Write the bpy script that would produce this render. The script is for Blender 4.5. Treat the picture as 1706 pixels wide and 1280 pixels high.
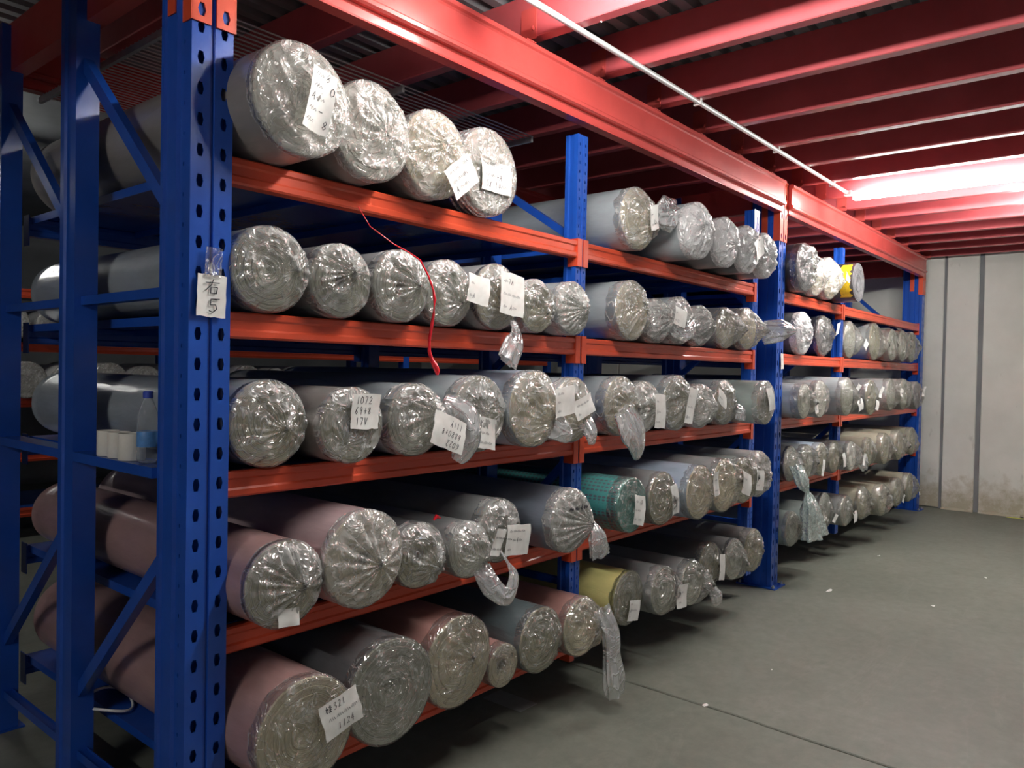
import bpy, math, random
from mathutils import Vector, Matrix, noise

# ------------------------------------------------------------------ reset
for o in list(bpy.data.objects):
    bpy.data.objects.remove(o, do_unlink=True)
scene = bpy.context.scene
COL = scene.collection
PI = math.pi
rnd = random.Random(7)

# ------------------------------------------------------------------ camera
def setup_camera():
    th, pitch, roll = math.radians(39.8), math.radians(-1.02), math.radians(1.09)
    fw = Vector((math.cos(th)*math.cos(pitch), math.sin(th)*math.cos(pitch), math.sin(pitch)))
    r0 = Vector((math.sin(th), -math.cos(th), 0.0))
    u0 = r0.cross(fw)
    rt = r0*math.cos(roll) + u0*math.sin(roll)
    up = -r0*math.sin(roll) + u0*math.cos(roll)
    m = Matrix((rt, up, -fw)).transposed().to_4x4()
    m.translation = Vector((0.0, -2.04, 1.5))
    cd = bpy.data.cameras.new('camera')
    cd.sensor_fit = 'HORIZONTAL'
    cd.sensor_width = 36.0
    cd.lens = 1286.0/1706.0*36.0
    cd.clip_start = 0.05
    cd.clip_end = 100
    c = bpy.data.objects.new('camera', cd)
    COL.objects.link(c)
    c.matrix_world = m
    scene.camera = c
setup_camera()

# ------------------------------------------------------------------ world, exposure
world = bpy.data.worlds.new('world')
scene.world = world
world.use_nodes = True
world.node_tree.nodes['Background'].inputs[0].default_value = (0.75, 0.82, 1.0, 1)
world.node_tree.nodes['Background'].inputs[1].default_value = 0.03
vs = scene.view_settings
vs.view_transform = 'Standard'
vs.look = 'None'
vs.gamma = 1.0
vs.use_curve_mapping = False
vs.exposure = 1.8
TUBE_POWER = 62.0          # emission strength of every fluorescent tube

# ------------------------------------------------------------------ materials
MATS = {}
def new_mat(name):
    m = bpy.data.materials.new(name)
    m.use_nodes = True
    nt = m.node_tree
    b = nt.nodes['Principled BSDF']
    MATS[name] = m
    return m, nt, b

def N(nt, typ, **kw):
    n = nt.nodes.new(typ)
    for k, v in kw.items():
        if k in n.inputs:
            n.inputs[k].default_value = v
        else:
            setattr(n, k, v)
    return n

def L(nt, a, b):
    nt.links.new(a, b)

def ramp(nt, stops):
    n = nt.nodes.new('ShaderNodeValToRGB')
    cr = n.color_ramp
    while len(cr.elements) < len(stops):
        cr.elements.new(0.5)
    for e, (p, c) in zip(cr.elements, stops):
        e.position = p
        e.color = (c[0], c[1], c[2], 1)
    return n

def paint(name, col, rough=0.3, var=0.25, scale=6.0, metallic=0.0, bump=0.02, coat=0.0):
    m, nt, b = new_mat(name)
    tc = N(nt, 'ShaderNodeTexCoord')
    nz = N(nt, 'ShaderNodeTexNoise', Scale=scale, Detail=6.0, Roughness=0.6)
    L(nt, tc.outputs['Object'], nz.inputs['Vector'])
    c0 = tuple(c*(1-var) for c in col)
    c1 = tuple(min(1, c*(1+var*0.6)) for c in col)
    rp = ramp(nt, [(0.3, c0), (0.7, c1)])
    L(nt, nz.outputs['Fac'], rp.inputs['Fac'])
    L(nt, rp.outputs['Color'], b.inputs['Base Color'])
    b.inputs['Roughness'].default_value = rough
    b.inputs['Metallic'].default_value = metallic
    b.inputs['Coat Weight'].default_value = coat
    b.inputs['Coat Roughness'].default_value = 0.12
    if bump:
        bp = N(nt, 'ShaderNodeBump', Strength=bump, Distance=0.01)
        nz2 = N(nt, 'ShaderNodeTexNoise', Scale=scale*6, Detail=3.0)
        L(nt, tc.outputs['Object'], nz2.inputs['Vector'])
        L(nt, nz2.outputs['Fac'], bp.inputs['Height'])
        L(nt, bp.outputs['Normal'], b.inputs['Normal'])
    return m

paint('blue_steel', (0.012, 0.075, 0.40), 0.24, 0.12, 5, bump=0.03)
paint('red_steel', (0.62, 0.075, 0.03), 0.28, 0.14, 4, bump=0.03)
paint('mezz_red', (0.54, 0.075, 0.066), 0.25, 0.14, 4, bump=0.03)
paint('purlin_red_shaded', (0.47, 0.085, 0.095), 0.27, 0.14, 4, bump=0.03)  # mezzanine red dulled towards plum, shade mixed into the colour
paint('galvanised', (0.42, 0.44, 0.45), 0.35, 0.2, 20, metallic=0.7)
paint('deck_metal', (0.21, 0.22, 0.23), 0.42, 0.2, 3, metallic=0.2)
paint('white_enamel', (0.82, 0.83, 0.82), 0.35, 0.05, 10)
paint('mesh_wire', (0.5, 0.5, 0.5), 0.35, 0.1, 10, metallic=0.6)
paint('pale_wall', (0.38, 0.39, 0.42), 0.8, 0.08, 2)
paint('dark_wall', (0.2, 0.21, 0.22), 0.8, 0.2, 2)
paint('core_board', (0.30, 0.24, 0.16), 0.8, 0.2, 30)
paint('cup_white', (0.78, 0.77, 0.70), 0.5, 0.06, 20)
paint('red_plastic', (0.72, 0.015, 0.03), 0.25, 0.2, 40)
paint('ink', (0.02, 0.02, 0.03), 0.6, 0.1, 10, bump=0)
paint('blue_cap', (0.05, 0.09, 0.5), 0.35, 0.1, 20)
paint('blue_label', (0.10, 0.28, 0.62), 0.4, 0.2, 60)
paint('yellow_tape', (0.80, 0.55, 0.02), 0.45, 0.25, 60)
paint('yellow_line', (0.65, 0.70, 0.06), 0.6, 0.2, 20)
paint('grey_tape', (0.26, 0.28, 0.27), 0.6, 0.15, 20)
paint('dark_rubber', (0.03, 0.03, 0.03), 0.6, 0.1, 20)

def mat_paper():
    m, nt, b = new_mat('paper')
    tc = N(nt, 'ShaderNodeTexCoord')
    nz = N(nt, 'ShaderNodeTexNoise', Scale=30.0, Detail=4.0)
    L(nt, tc.outputs['Object'], nz.inputs['Vector'])
    rp = ramp(nt, [(0.3, (0.74, 0.74, 0.70)), (0.7, (0.86, 0.86, 0.83))])
    L(nt, nz.outputs['Fac'], rp.inputs['Fac'])
    L(nt, rp.outputs['Color'], b.inputs['Base Color'])
    b.inputs['Roughness'].default_value = 0.55
mat_paper()

def mat_fabric(name, col, stripes=None, rough=0.42):
    """rolled cloth under a tight clear wrap"""
    m, nt, b = new_mat(name)
    tc = N(nt, 'ShaderNodeTexCoord')
    mp = N(nt, 'ShaderNodeMapping')
    mp.inputs['Scale'].default_value = (9, 3.0, 9)
    L(nt, tc.outputs['Object'], mp.inputs['Vector'])
    nz = N(nt, 'ShaderNodeTexNoise', Scale=1.0, Detail=5.0, Roughness=0.6)
    L(nt, mp.outputs['Vector'], nz.inputs['Vector'])
    rp = ramp(nt, [(0.3, tuple(c*0.78 for c in col)), (0.72, tuple(min(1, c*1.15) for c in col))])
    L(nt, nz.outputs['Fac'], rp.inputs['Fac'])
    out = rp.outputs['Color']
    if stripes:
        # printed dots in rows round the roll
        vo = N(nt, 'ShaderNodeTexVoronoi', Scale=1.0, Randomness=0.0)
        mp2 = N(nt, 'ShaderNodeMapping')
        mp2.inputs['Scale'].default_value = (70, 40, 70)
        L(nt, tc.outputs['Object'], mp2.inputs['Vector'])
        L(nt, mp2.outputs['Vector'], vo.inputs['Vector'])
        r2 = ramp(nt, [(0.36, (1, 1, 1)), (0.44, (0, 0, 0))])
        L(nt, vo.outputs['Distance'], r2.inputs['Fac'])
        mx = N(nt, 'ShaderNodeMix', data_type='RGBA')
        L(nt, r2.outputs['Color'], mx.inputs['Factor'])
        L(nt, out, mx.inputs['A'])
        mx.inputs['B'].default_value = (*stripes, 1)
        out = mx.outputs['Result']
    L(nt, out, b.inputs['Base Color'])
    b.inputs['Roughness'].default_value = rough
    b.inputs['Coat Weight'].default_value = 0.55
    b.inputs['Coat Roughness'].default_value = 0.18
    bp = N(nt, 'ShaderNodeBump', Strength=0.32, Distance=0.008)
    mp3 = N(nt, 'ShaderNodeMapping')
    mp3.inputs['Scale'].default_value = (22, 5, 22)
    L(nt, tc.outputs['Object'], mp3.inputs['Vector'])
    nb = N(nt, 'ShaderNodeTexNoise', Scale=1.0, Detail=6.0, Distortion=0.8)
    L(nt, mp3.outputs['Vector'], nb.inputs['Vector'])
    L(nt, nb.outputs['Fac'], bp.inputs['Height'])
    L(nt, bp.outputs['Normal'], b.inputs['Normal'])
    L(nt, bp.outputs['Normal'], b.inputs['Coat Normal'])

FAB = {
    'grey': (0.30, 0.31, 0.31), 'blue grey': (0.33, 0.37, 0.39), 'dark grey': (0.13, 0.135, 0.14),
    'pink': (0.50, 0.27, 0.24), 'brown pink': (0.38, 0.235, 0.225), 'pale pink': (0.50, 0.37, 0.38),
    'dark teal': (0.12, 0.155, 0.165), 'yellow': (0.60, 0.56, 0.22), 'light blue': (0.38, 0.46, 0.56),
    'black': (0.045, 0.045, 0.055), 'beige': (0.36, 0.34, 0.26), 'brown grey': (0.26, 0.24, 0.225),
    'slate blue': (0.19, 0.22, 0.27), 'sage': (0.30, 0.36, 0.34), 'white': (0.70, 0.70, 0.69),
}
for k, c in FAB.items():
    mat_fabric('fabric_'+k, c)
mat_fabric('fabric_teal', (0.07, 0.30, 0.28), stripes=(0.10, 0.11, 0.13))

def mat_roll_end(name, ca, cb, freq=1250.0):
    """wound layers seen end-on: rings round the axis of the roll"""
    m, nt, b = new_mat(name)
    tc = N(nt, 'ShaderNodeTexCoord')
    sp = N(nt, 'ShaderNodeSeparateXYZ')
    nz = N(nt, 'ShaderNodeTexNoise', Scale=14.0, Detail=3.0)
    L(nt, tc.outputs['Object'], nz.inputs['Vector'])
    L(nt, tc.outputs['Object'], sp.inputs[0])
    cb_ = N(nt, 'ShaderNodeCombineXYZ')
    L(nt, sp.outputs['X'], cb_.inputs['X'])
    L(nt, sp.outputs['Z'], cb_.inputs['Y'])
    ln = N(nt, 'ShaderNodeVectorMath', operation='LENGTH')
    L(nt, cb_.outputs[0], ln.inputs[0])
    mu = N(nt, 'ShaderNodeMath', operation='MULTIPLY_ADD')
    L(nt, ln.outputs['Value'], mu.inputs[0])
    mu.inputs[1].default_value = freq
    ml = N(nt, 'ShaderNodeMath', operation='MULTIPLY')
    L(nt, nz.outputs['Fac'], ml.inputs[0])
    ml.inputs[1].default_value = 9.0
    L(nt, ml.outputs[0], mu.inputs[2])
    sn = N(nt, 'ShaderNodeMath', operation='SINE')
    L(nt, mu.outputs[0], sn.inputs[0])
    mr = N(nt, 'ShaderNodeMapRange')
    mr.inputs['From Min'].default_value = -1
    L(nt, sn.outputs[0], mr.inputs['Value'])
    # layers wander between tight and loose, so the rings fade in and out
    nb = N(nt, 'ShaderNodeTexNoise', Scale=22.0, Detail=4.0, Roughness=0.6)
    L(nt, tc.outputs['Object'], nb.inputs['Vector'])
    bl = N(nt, 'ShaderNodeMix', data_type='FLOAT')
    bl.inputs['Factor'].default_value = 0.55
    L(nt, mr.outputs[0], bl.inputs['A'])
    L(nt, nb.outputs['Fac'], bl.inputs['B'])
    rp = ramp(nt, [(0.2, ca), (0.7, cb)])
    L(nt, bl.outputs['Result'], rp.inputs['Fac'])
    L(nt, rp.outputs['Color'], b.inputs['Base Color'])
    b.inputs['Roughness'].default_value = 0.75
    bp = N(nt, 'ShaderNodeBump', Strength=0.25, Distance=0.003)
    L(nt, mr.outputs[0], bp.inputs['Height'])
    L(nt, bp.outputs['Normal'], b.inputs['Normal'])
mat_roll_end('end_cream', (0.48, 0.42, 0.28), (0.68, 0.62, 0.45))
mat_roll_end('end_grey', (0.25, 0.25, 0.195), (0.44, 0.44, 0.36))
mat_roll_end('end_olive', (0.23, 0.215, 0.14), (0.42, 0.395, 0.27))
mat_roll_end('end_pale', (0.55, 0.54, 0.47), (0.68, 0.67, 0.60))
mat_roll_end('end_pink', (0.40, 0.27, 0.23), (0.58, 0.47, 0.38))
mat_roll_end('end_dark', (0.05, 0.05, 0.055), (0.15, 0.15, 0.155))
mat_roll_end('end_teal', (0.05, 0.26, 0.22), (0.10, 0.38, 0.33))

def mat_film(name, base, ridge, tint=(0.92, 0.93, 0.94), scale=11.0, bump=0.8, gloss=0.10, facet=0.26):
    """thin crinkled clear plastic: see-through, whitish where creased, mirror-like glints"""
    m, nt, b = new_mat(name)
    nt.nodes.remove(b)
    out = nt.nodes['Material Output']
    tc = N(nt, 'ShaderNodeTexCoord')
    n1 = N(nt, 'ShaderNodeTexNoise', Scale=scale, Detail=2.5, Roughness=0.5, Distortion=2.2)
    L(nt, tc.outputs['Object'], n1.inputs['Vector'])
    n2 = N(nt, 'ShaderNodeTexNoise', Scale=scale*3.2, Detail=2.0, Roughness=0.5, Distortion=1.0)
    L(nt, tc.outputs['Object'], n2.inputs['Vector'])
    def ridged(src, width):
        s_ = N(nt, 'ShaderNodeMath', operation='SUBTRACT')
        L(nt, src, s_.inputs[0])
        s_.inputs[1].default_value = 0.5
        a_ = N(nt, 'ShaderNodeMath', operation='ABSOLUTE')
        L(nt, s_.outputs[0], a_.inputs[0])
        r_ = N(nt, 'ShaderNodeMapRange')
        r_.inputs['From Max'].default_value = width
        r_.inputs['To Min'].default_value = 1.0
        r_.inputs['To Max'].default_value = 0.0
        L(nt, a_.outputs[0], r_.inputs['Value'])
        return r_.outputs[0]
    r1 = ridged(n1.outputs['Fac'], 0.03)
    # facets of crumpled sheet: cells on warped coordinates
    wv = N(nt, 'ShaderNodeVectorMath', operation='MULTIPLY_ADD')
    L(nt, n1.outputs['Color'], wv.inputs[0])
    wv.inputs[1].default_value = (0.09, 0.09, 0.09)
    L(nt, tc.outputs['Object'], wv.inputs[2])
    vo = N(nt, 'ShaderNodeTexVoronoi', Scale=scale*2.1)
    L(nt, wv.outputs[0], vo.inputs['Vector'])
    sep = N(nt, 'ShaderNodeSeparateColor')
    L(nt, vo.outputs['Color'], sep.inputs[0])
    hs0 = N(nt, 'ShaderNodeMath', operation='MULTIPLY_ADD')
    L(nt, n2.outputs['Fac'], hs0.inputs[0])
    hs0.inputs[1].default_value = 0.25
    L(nt, vo.outputs['Distance'], hs0.inputs[2])
    hsum = N(nt, 'ShaderNodeMath', operation='MULTIPLY_ADD')
    L(nt, r1, hsum.inputs[0])
    hsum.inputs[1].default_value = 0.3
    L(nt, hs0.outputs[0], hsum.inputs[2])
    bp = N(nt, 'ShaderNodeBump', Strength=bump, Distance=0.012)
    L(nt, hsum.outputs[0], bp.inputs['Height'])
    # overlapping layers: some facets milkier than others
    pw = N(nt, 'ShaderNodeMath', operation='POWER')
    L(nt, sep.outputs[0], pw.inputs[0])
    pw.inputs[1].default_value = 3.0
    f0 = N(nt, 'ShaderNodeMath', operation='MULTIPLY_ADD')
    L(nt, pw.outputs[0], f0.inputs[0])
    f0.inputs[1].default_value = facet
    f0.inputs[2].default_value = base
    f1 = N(nt, 'ShaderNodeMath', operation='MULTIPLY_ADD', use_clamp=True)
    L(nt, r1, f1.inputs[0])
    f1.inputs[1].default_value = ridge
    L(nt, f0.outputs[0], f1.inputs[2])
    df = N(nt, 'ShaderNodeBsdfDiffuse')
    df.inputs['Color'].default_value = (*tint, 1)
    L(nt, bp.outputs['Normal'], df.inputs['Normal'])
    tr = N(nt, 'ShaderNodeBsdfTransparent')
    tr.inputs['Color'].default_value = (0.95, 0.95, 0.94, 1)
    mx = N(nt, 'ShaderNodeMixShader')
    L(nt, f1.outputs[0], mx.inputs['Fac'])
    L(nt, tr.outputs[0], mx.inputs[1])
    L(nt, df.outputs[0], mx.inputs[2])
    gl = N(nt, 'ShaderNodeBsdfGlossy', Roughness=0.13)
    L(nt, bp.outputs['Normal'], gl.inputs['Normal'])
    lw = N(nt, 'ShaderNodeLayerWeight', Blend=0.3)
    L(nt, bp.outputs['Normal'], lw.inputs['Normal'])
    f2 = N(nt, 'ShaderNodeMath', operation='MULTIPLY_ADD', use_clamp=True)
    L(nt, lw.outputs['Fresnel'], f2.inputs[0])
    f2.inputs[1].default_value = 0.5
    f2.inputs[2].default_value = gloss
    m2 = N(nt, 'ShaderNodeMixShader')
    L(nt, f2.outputs[0], m2.inputs['Fac'])
    L(nt, mx.outputs[0], m2.inputs[1])
    L(nt, gl.outputs[0], m2.inputs[2])
    L(nt, m2.outputs[0], out.inputs['Surface'])
mat_film('film_clear', 0.03, 0.34, tint=(0.93, 0.92, 0.88), gloss=0.16, facet=0.14)
mat_film('film_creased', 0.12, 0.42, tint=(0.93, 0.93, 0.91), gloss=0.20, facet=0.34, scale=9.0)
mat_film('film_milky', 0.26, 0.40, tint=(0.93, 0.92, 0.89), gloss=0.19)
mat_film('film_dense', 0.62, 0.30, gloss=0.24)
mat_film('film_tail', 0.26, 0.35, scale=4.5, bump=0.7, gloss=0.18)
mat_film('film_green', 0.45, 0.25, tint=(0.62, 0.76, 0.72), scale=12)

def mat_bottle():
    m, nt, b = new_mat('bottle_plastic')
    out = nt.nodes['Material Output']
    tr = N(nt, 'ShaderNodeBsdfTransparent')
    lw = N(nt, 'ShaderNodeLayerWeight', Blend=0.35)
    mr = N(nt, 'ShaderNodeMapRange')
    mr.inputs['To Min'].default_value = 0.12
    mr.inputs['To Max'].default_value = 0.8
    L(nt, lw.outputs['Facing'], mr.inputs['Value'])
    b.inputs['Base Color'].default_value = (0.55, 0.6, 0.65, 1)
    b.inputs['Roughness'].default_value = 0.08
    mx = N(nt, 'ShaderNodeMixShader')
    L(nt, mr.outputs[0], mx.inputs['Fac'])
    L(nt, tr.outputs[0], mx.inputs[1])
    L(nt, b.outputs[0], mx.inputs[2])
    L(nt, mx.outputs[0], out.inputs['Surface'])
mat_bottle()

def mat_tube(name='tube_glow', k=1.0):
    m, nt, b = new_mat(name)
    b.inputs['Base Color'].default_value = (1, 1, 1, 1)
    b.inputs['Emission Color'].default_value = (1.0, 0.985, 0.94, 1)
    b.inputs['Emission Strength'].default_value = TUBE_POWER*k
mat_tube()
mat_tube('tube_glow_faint', 0.25)  # rear aisle tubes, output cut so the roll backs stay dim
mat_tube('tube_glow_reduced', 0.8)  # tube behind the camera, output lowered to balance the side frame

def mat_floor():
    m, nt, b = new_mat('concrete_floor')
    tc = N(nt, 'ShaderNodeTexCoord')
    n1 = N(nt, 'ShaderNodeTexNoise', Scale=0.8, Detail=8.0, Roughness=0.62)
    n2 = N(nt, 'ShaderNodeTexNoise', Scale=14.0, Detail=6.0, Roughness=0.7)
    L(nt, tc.outputs['Object'], n1.inputs['Vector'])
    L(nt, tc.outputs['Object'], n2.inputs['Vector'])
    r1 = ramp(nt, [(0.25, (0.140, 0.150, 0.122)), (0.5, (0.178, 0.188, 0.155)), (0.75, (0.222, 0.230, 0.195))])
    L(nt, n1.outputs['Fac'], r1.inputs['Fac'])
    r2 = ramp(nt, [(0.3, (0.78, 0.78, 0.78)), (0.7, (1.1, 1.1, 1.1))])
    L(nt, n2.outputs['Fac'], r2.inputs['Fac'])
    mx = N(nt, 'ShaderNodeMix', data_type='RGBA', blend_type='MULTIPLY')
    mx.inputs['Factor'].default_value = 0.8
    L(nt, r1.outputs['Color'], mx.inputs['A'])
    L(nt, r2.outputs['Color'], mx.inputs['B'])
    # long pale scuffs
    mp = N(nt, 'ShaderNodeMapping')
    mp.inputs['Scale'].default_value = (0.5, 2.2, 1)
    mp.inputs['Rotation'].default_value = (0, 0, 0.25)
    L(nt, tc.outputs['Object'], mp.inputs['Vector'])
    n3 = N(nt, 'ShaderNodeTexNoise', Scale=1.0, Detail=7.0, Roughness=0.6, Distortion=0.6)
    L(nt, mp.outputs['Vector'], n3.inputs['Vector'])
    s = N(nt, 'ShaderNodeMath', operation='SUBTRACT')
    L(nt, n3.outputs['Fac'], s.inputs[0])
    s.inputs[1].default_value = 0.56
    a = N(nt, 'ShaderNodeMath', operation='ABSOLUTE')
    L(nt, s.outputs[0], a.inputs[0])
    mr = N(nt, 'ShaderNodeMapRange')
    mr.inputs['From Max'].default_value = 0.012
    mr.inputs['To Min'].default_value = 0.10
    mr.inputs['To Max'].default_value = 0.0
    L(nt, a.outputs[0], mr.inputs['Value'])
    m2 = N(nt, 'ShaderNodeMix', data_type='RGBA')
    L(nt, mr.outputs[0], m2.inputs['Factor'])
    L(nt, mx.outputs['Result'], m2.inputs['A'])
    m2.inputs['B'].default_value = (0.33, 0.32, 0.28, 1)
    L(nt, m2.outputs['Result'], b.inputs['Base Color'])
    b.inputs['Roughness'].default_value = 0.55
    bp = N(nt, 'ShaderNodeBump', Strength=0.12, Distance=0.01)
    L(nt, n2.outputs['Fac'], bp.inputs['Height'])
    L(nt, bp.outputs['Normal'], b.inputs['Normal'])
mat_floor()

def mat_wall():
    m, nt, b = new_mat('concrete_wall')
    tc = N(nt, 'ShaderNodeTexCoord')
    n1 = N(nt, 'ShaderNodeTexNoise', Scale=1.3, Detail=8.0, Roughness=0.6)
    L(nt, tc.outputs['Object'], n1.inputs['Vector'])
    r1 = ramp(nt, [(0.3, (0.56, 0.57, 0.52)), (0.6, (0.66, 0.67, 0.62)), (0.8, (0.72, 0.72, 0.68))])
    L(nt, n1.outputs['Fac'], r1.inputs['Fac'])
    # dark scuffs
    mp = N(nt, 'ShaderNodeMapping')
    mp.inputs['Scale'].default_value = (1, 5.0, 2.2)
    L(nt, tc.outputs['Object'], mp.inputs['Vector'])
    n2 = N(nt, 'ShaderNodeTexNoise', Scale=1.4, Detail=4.0, Roughness=0.6)
    L(nt, mp.outputs['Vector'], n2.inputs['Vector'])
    r2 = ramp(nt, [(0.66, (0, 0, 0)), (0.8, (0.65, 0.65, 0.65))])
    L(nt, n2.outputs['Fac'], r2.inputs['Fac'])
    mx = N(nt, 'ShaderNodeMix', data_type='RGBA')
    L(nt, r2.outputs['Color'], mx.inputs['Factor'])
    L(nt, r1.outputs['Color'], mx.inputs['A'])
    mx.inputs['B'].default_value = (0.22, 0.22, 0.19, 1)
    # splash dirt along the foot of the wall
    sp = N(nt, 'ShaderNodeSeparateXYZ')
    L(nt, tc.outputs['Object'], sp.inputs[0])
    n3 = N(nt, 'ShaderNodeTexNoise', Scale=7.0, Detail=7.0, Roughness=0.7)
    L(nt, tc.outputs['Object'], n3.inputs['Vector'])
    ad = N(nt, 'ShaderNodeMath', operation='MULTIPLY_ADD')
    L(nt, n3.outputs['Fac'], ad.inputs[0])
    ad.inputs[1].default_value = -1.1
    L(nt, sp.outputs['Z'], ad.inputs[2])
    mr = N(nt, 'ShaderNodeMapRange')
    mr.inputs['From Min'].default_value = -0.5
    mr.inputs['From Max'].default_value = -0.15
    mr.inputs['To Min'].default_value = 0.75
    mr.inputs['To Max'].default_value = 0.0
    L(nt, ad.outputs[0], mr.inputs['Value'])
    m2 = N(nt, 'ShaderNodeMix', data_type='RGBA')
    L(nt, mr.outputs[0], m2.inputs['Factor'])
    L(nt, mx.outputs['Result'], m2.inputs['A'])
    m2.inputs['B'].default_value = (0.30, 0.26, 0.16, 1)
    L(nt, m2.outputs['Result'], b.inputs['Base Color'])
    b.inputs['Roughness'].default_value = 0.8
    bp = N(nt, 'ShaderNodeBump', Strength=0.2, Distance=0.01)
    L(nt, n3.outputs['Fac'], bp.inputs['Height'])
    L(nt, bp.outputs['Normal'], b.inputs['Normal'])
mat_wall()

# ------------------------------------------------------------------ mesh helpers
class MB:
    def __init__(self):
        self.v, self.f = [], []
    def add(self, vs, fs):
        n = len(self.v)
        self.v += [tuple(p) for p in vs]
        self.f += [tuple(i+n for i in f) for f in fs]
        return self
    def box(self, a, b):
        x0, y0, z0 = a; x1, y1, z1 = b
        return self.add([(x0,y0,z0),(x1,y0,z0),(x1,y1,z0),(x0,y1,z0),(x0,y0,z1),(x1,y0,z1),(x1,y1,z1),(x0,y1,z1)],
                        [(0,3,2,1),(4,5,6,7),(0,1,5,4),(1,2,6,5),(2,3,7,6),(3,0,4,7)])
    def prism(self, out, axis, a0, a1, caps=True):
        """extrude a closed 2-D outline; axis x: (y,z), y: (x,z), z: (x,y)"""
        def p(q, a):
            return {'x': (a, q[0], q[1]), 'y': (q[0], a, q[1]), 'z': (q[0], q[1], a)}[axis]
        n = len(out)
        vs_ = [p(q, a0) for q in out] + [p(q, a1) for q in out]
        fs = [(i, (i+1) % n, n+(i+1) % n, n+i) for i in range(n)]
        if caps:
            fs += [tuple(range(n))[::-1], tuple(range(n, 2*n))]
        return self.add(vs_, fs)
    def bar(self, p, q, wa, wb, side=(1, 0, 0)):
        """square bar from p to q; wa across `side`, wb across the other way"""
        p, q = Vector(p), Vector(q)
        d = (q-p).normalized(); s = Vector(side).normalized(); t = d.cross(s).normalized()
        s = t.cross(d).normalized()
        vs_ = []
        for c in (p, q):
            for a, b in ((-1,-1),(1,-1),(1,1),(-1,1)):
                vs_.append(c + s*a*wa/2 + t*b*wb/2)
        return self.add(vs_, [(0,3,2,1),(4,5,6,7),(0,1,5,4),(1,2,6,5),(2,3,7,6),(3,0,4,7)])
    def tube(self, pts, rad, n=10, caps=True):
        pts = [Vector(p) for p in pts]
        if not isinstance(rad, (list, tuple)):
            rad = [rad]*len(pts)
        up = Vector((0, 0, 1)); vs_, fs = [], []
        for i, p in enumerate(pts):
            d = (pts[min(i+1, len(pts)-1)] - pts[max(i-1, 0)]).normalized()
            a = d.cross(up)
            if a.length < 0.05:
                a = d.cross(Vector((0, 1, 0)))
            a.normalize(); b = d.cross(a)
            for k in range(n):
                t = 2*PI*k/n
                vs_.append(p + (a*math.cos(t)+b*math.sin(t))*rad[i])
        for i in range(len(pts)-1):
            for k in range(n):
                fs.append((i*n+k, i*n+(k+1) % n, (i+1)*n+(k+1) % n, (i+1)*n+k))
        if caps:
            fs += [tuple(range(n)), tuple(range((len(pts)-1)*n, len(pts)*n))[::-1]]
        return self.add(vs_, fs)
    def lathe(self, prof, n=32, c=(0, 0, 0), axis='z'):
        vs_, fs = [], []
        for r, h in prof:
            for k in range(n):
                t = 2*PI*k/n
                a, b = r*math.cos(t), r*math.sin(t)
                q = (a, b, h) if axis == 'z' else (a, h, b)
                vs_.append((c[0]+q[0], c[1]+q[1], c[2]+q[2]))
        for i in range(len(prof)-1):
            for k in range(n):
                fs.append((i*n+k, i*n+(k+1) % n, (i+1)*n+(k+1) % n, (i+1)*n+k))
        return self.add(vs_, fs)
    def holes(self, o, u, w, nrm, cells, depth=0.003):
        """upright strip (width w along u from o) made of cells (z0, z1, hole half width, hole half height)"""
        o, u, nrm = Vector(o), Vector(u), Vector(nrm)
        z = Vector((0, 0, 1))
        for z0, z1, hw, hh in cells:
            zc = (z0+z1)/2
            if hw <= 0:
                self.add([o+z*z0, o+u*w+z*z0, o+u*w+z*z1, o+z*z1], [(0, 1, 2, 3)])
                continue
            c = w/2; k = 0.55
            outer = [(0,z0),(c,z0),(w,z0),(w,zc),(w,z1),(c,z1),(0,z1),(0,zc)]
            inner = [(c-hw*k,zc-hh),(c,zc-hh),(c+hw*k,zc-hh),(c+hw,zc),(c+hw*k,zc+hh),(c,zc+hh),(c-hw*k,zc+hh),(c-hw,zc)]
            # widen the waist so that the slot reads as a stadium
            vs_ = [o+u*a+z*b for a, b in outer] + [o+u*a+z*b for a, b in inner] + [o+u*a+z*b-nrm*depth for a, b in inner]
            fs = []
            for i in range(8):
                j = (i+1) % 8
                fs.append((i, j, 8+j, 8+i))
                fs.append((8+i, 8+j, 16+j, 16+i))
            self.add(vs_, fs)
        return self
    def mesh(self, name, mat, smooth=False):
        me = bpy.data.meshes.new(name)
        me.from_pydata(self.v, [], self.f)
        me.validate(clean_customdata=False)
        if mat:
            me.materials.append(MATS[mat])
        if smooth:
            me.polygons.foreach_set('use_smooth', [True]*len(me.polygons))
        me.update()
        return me
    def build(self, name, mat, parent=None, smooth=False, loc=None):
        return link(name, self.mesh(name, mat, smooth), parent, loc)

def link(name, me, parent=None, loc=None, rot=None):
    o = bpy.data.objects.new(name, me)
    COL.objects.link(o)
    if parent is not None:
        o.parent = parent
    if loc is not None:
        o.location = loc
    if rot is not None:
        o.rotation_euler = rot
    return o

def tag(o, label=None, cat=None, group=None, kind=None):
    if label: o['label'] = label
    if cat: o['category'] = cat
    if group: o['group'] = group
    if kind: o['kind'] = kind
    return o

def empty(name, loc, rz=0.0):
    o = bpy.data.objects.new(name, None)
    o.empty_display_size = 0.1
    COL.objects.link(o)
    o.location = loc
    o.rotation_euler = (0, 0, rz)
    return o

def auto_smooth(o, ang=35):
    me = o.data
    me.polygons.foreach_set('use_smooth', [True]*len(me.polygons))
    try:
        me.set_sharp_from_angle(angle=math.radians(ang))
    except Exception:
        pass
    return o

# ------------------------------------------------------------------ THE SETTING
SH = [2.106, 1.657, 1.19, 0.73, 0.262]        # shelf heights
XW = 10.0                                      # concrete end wall

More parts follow.
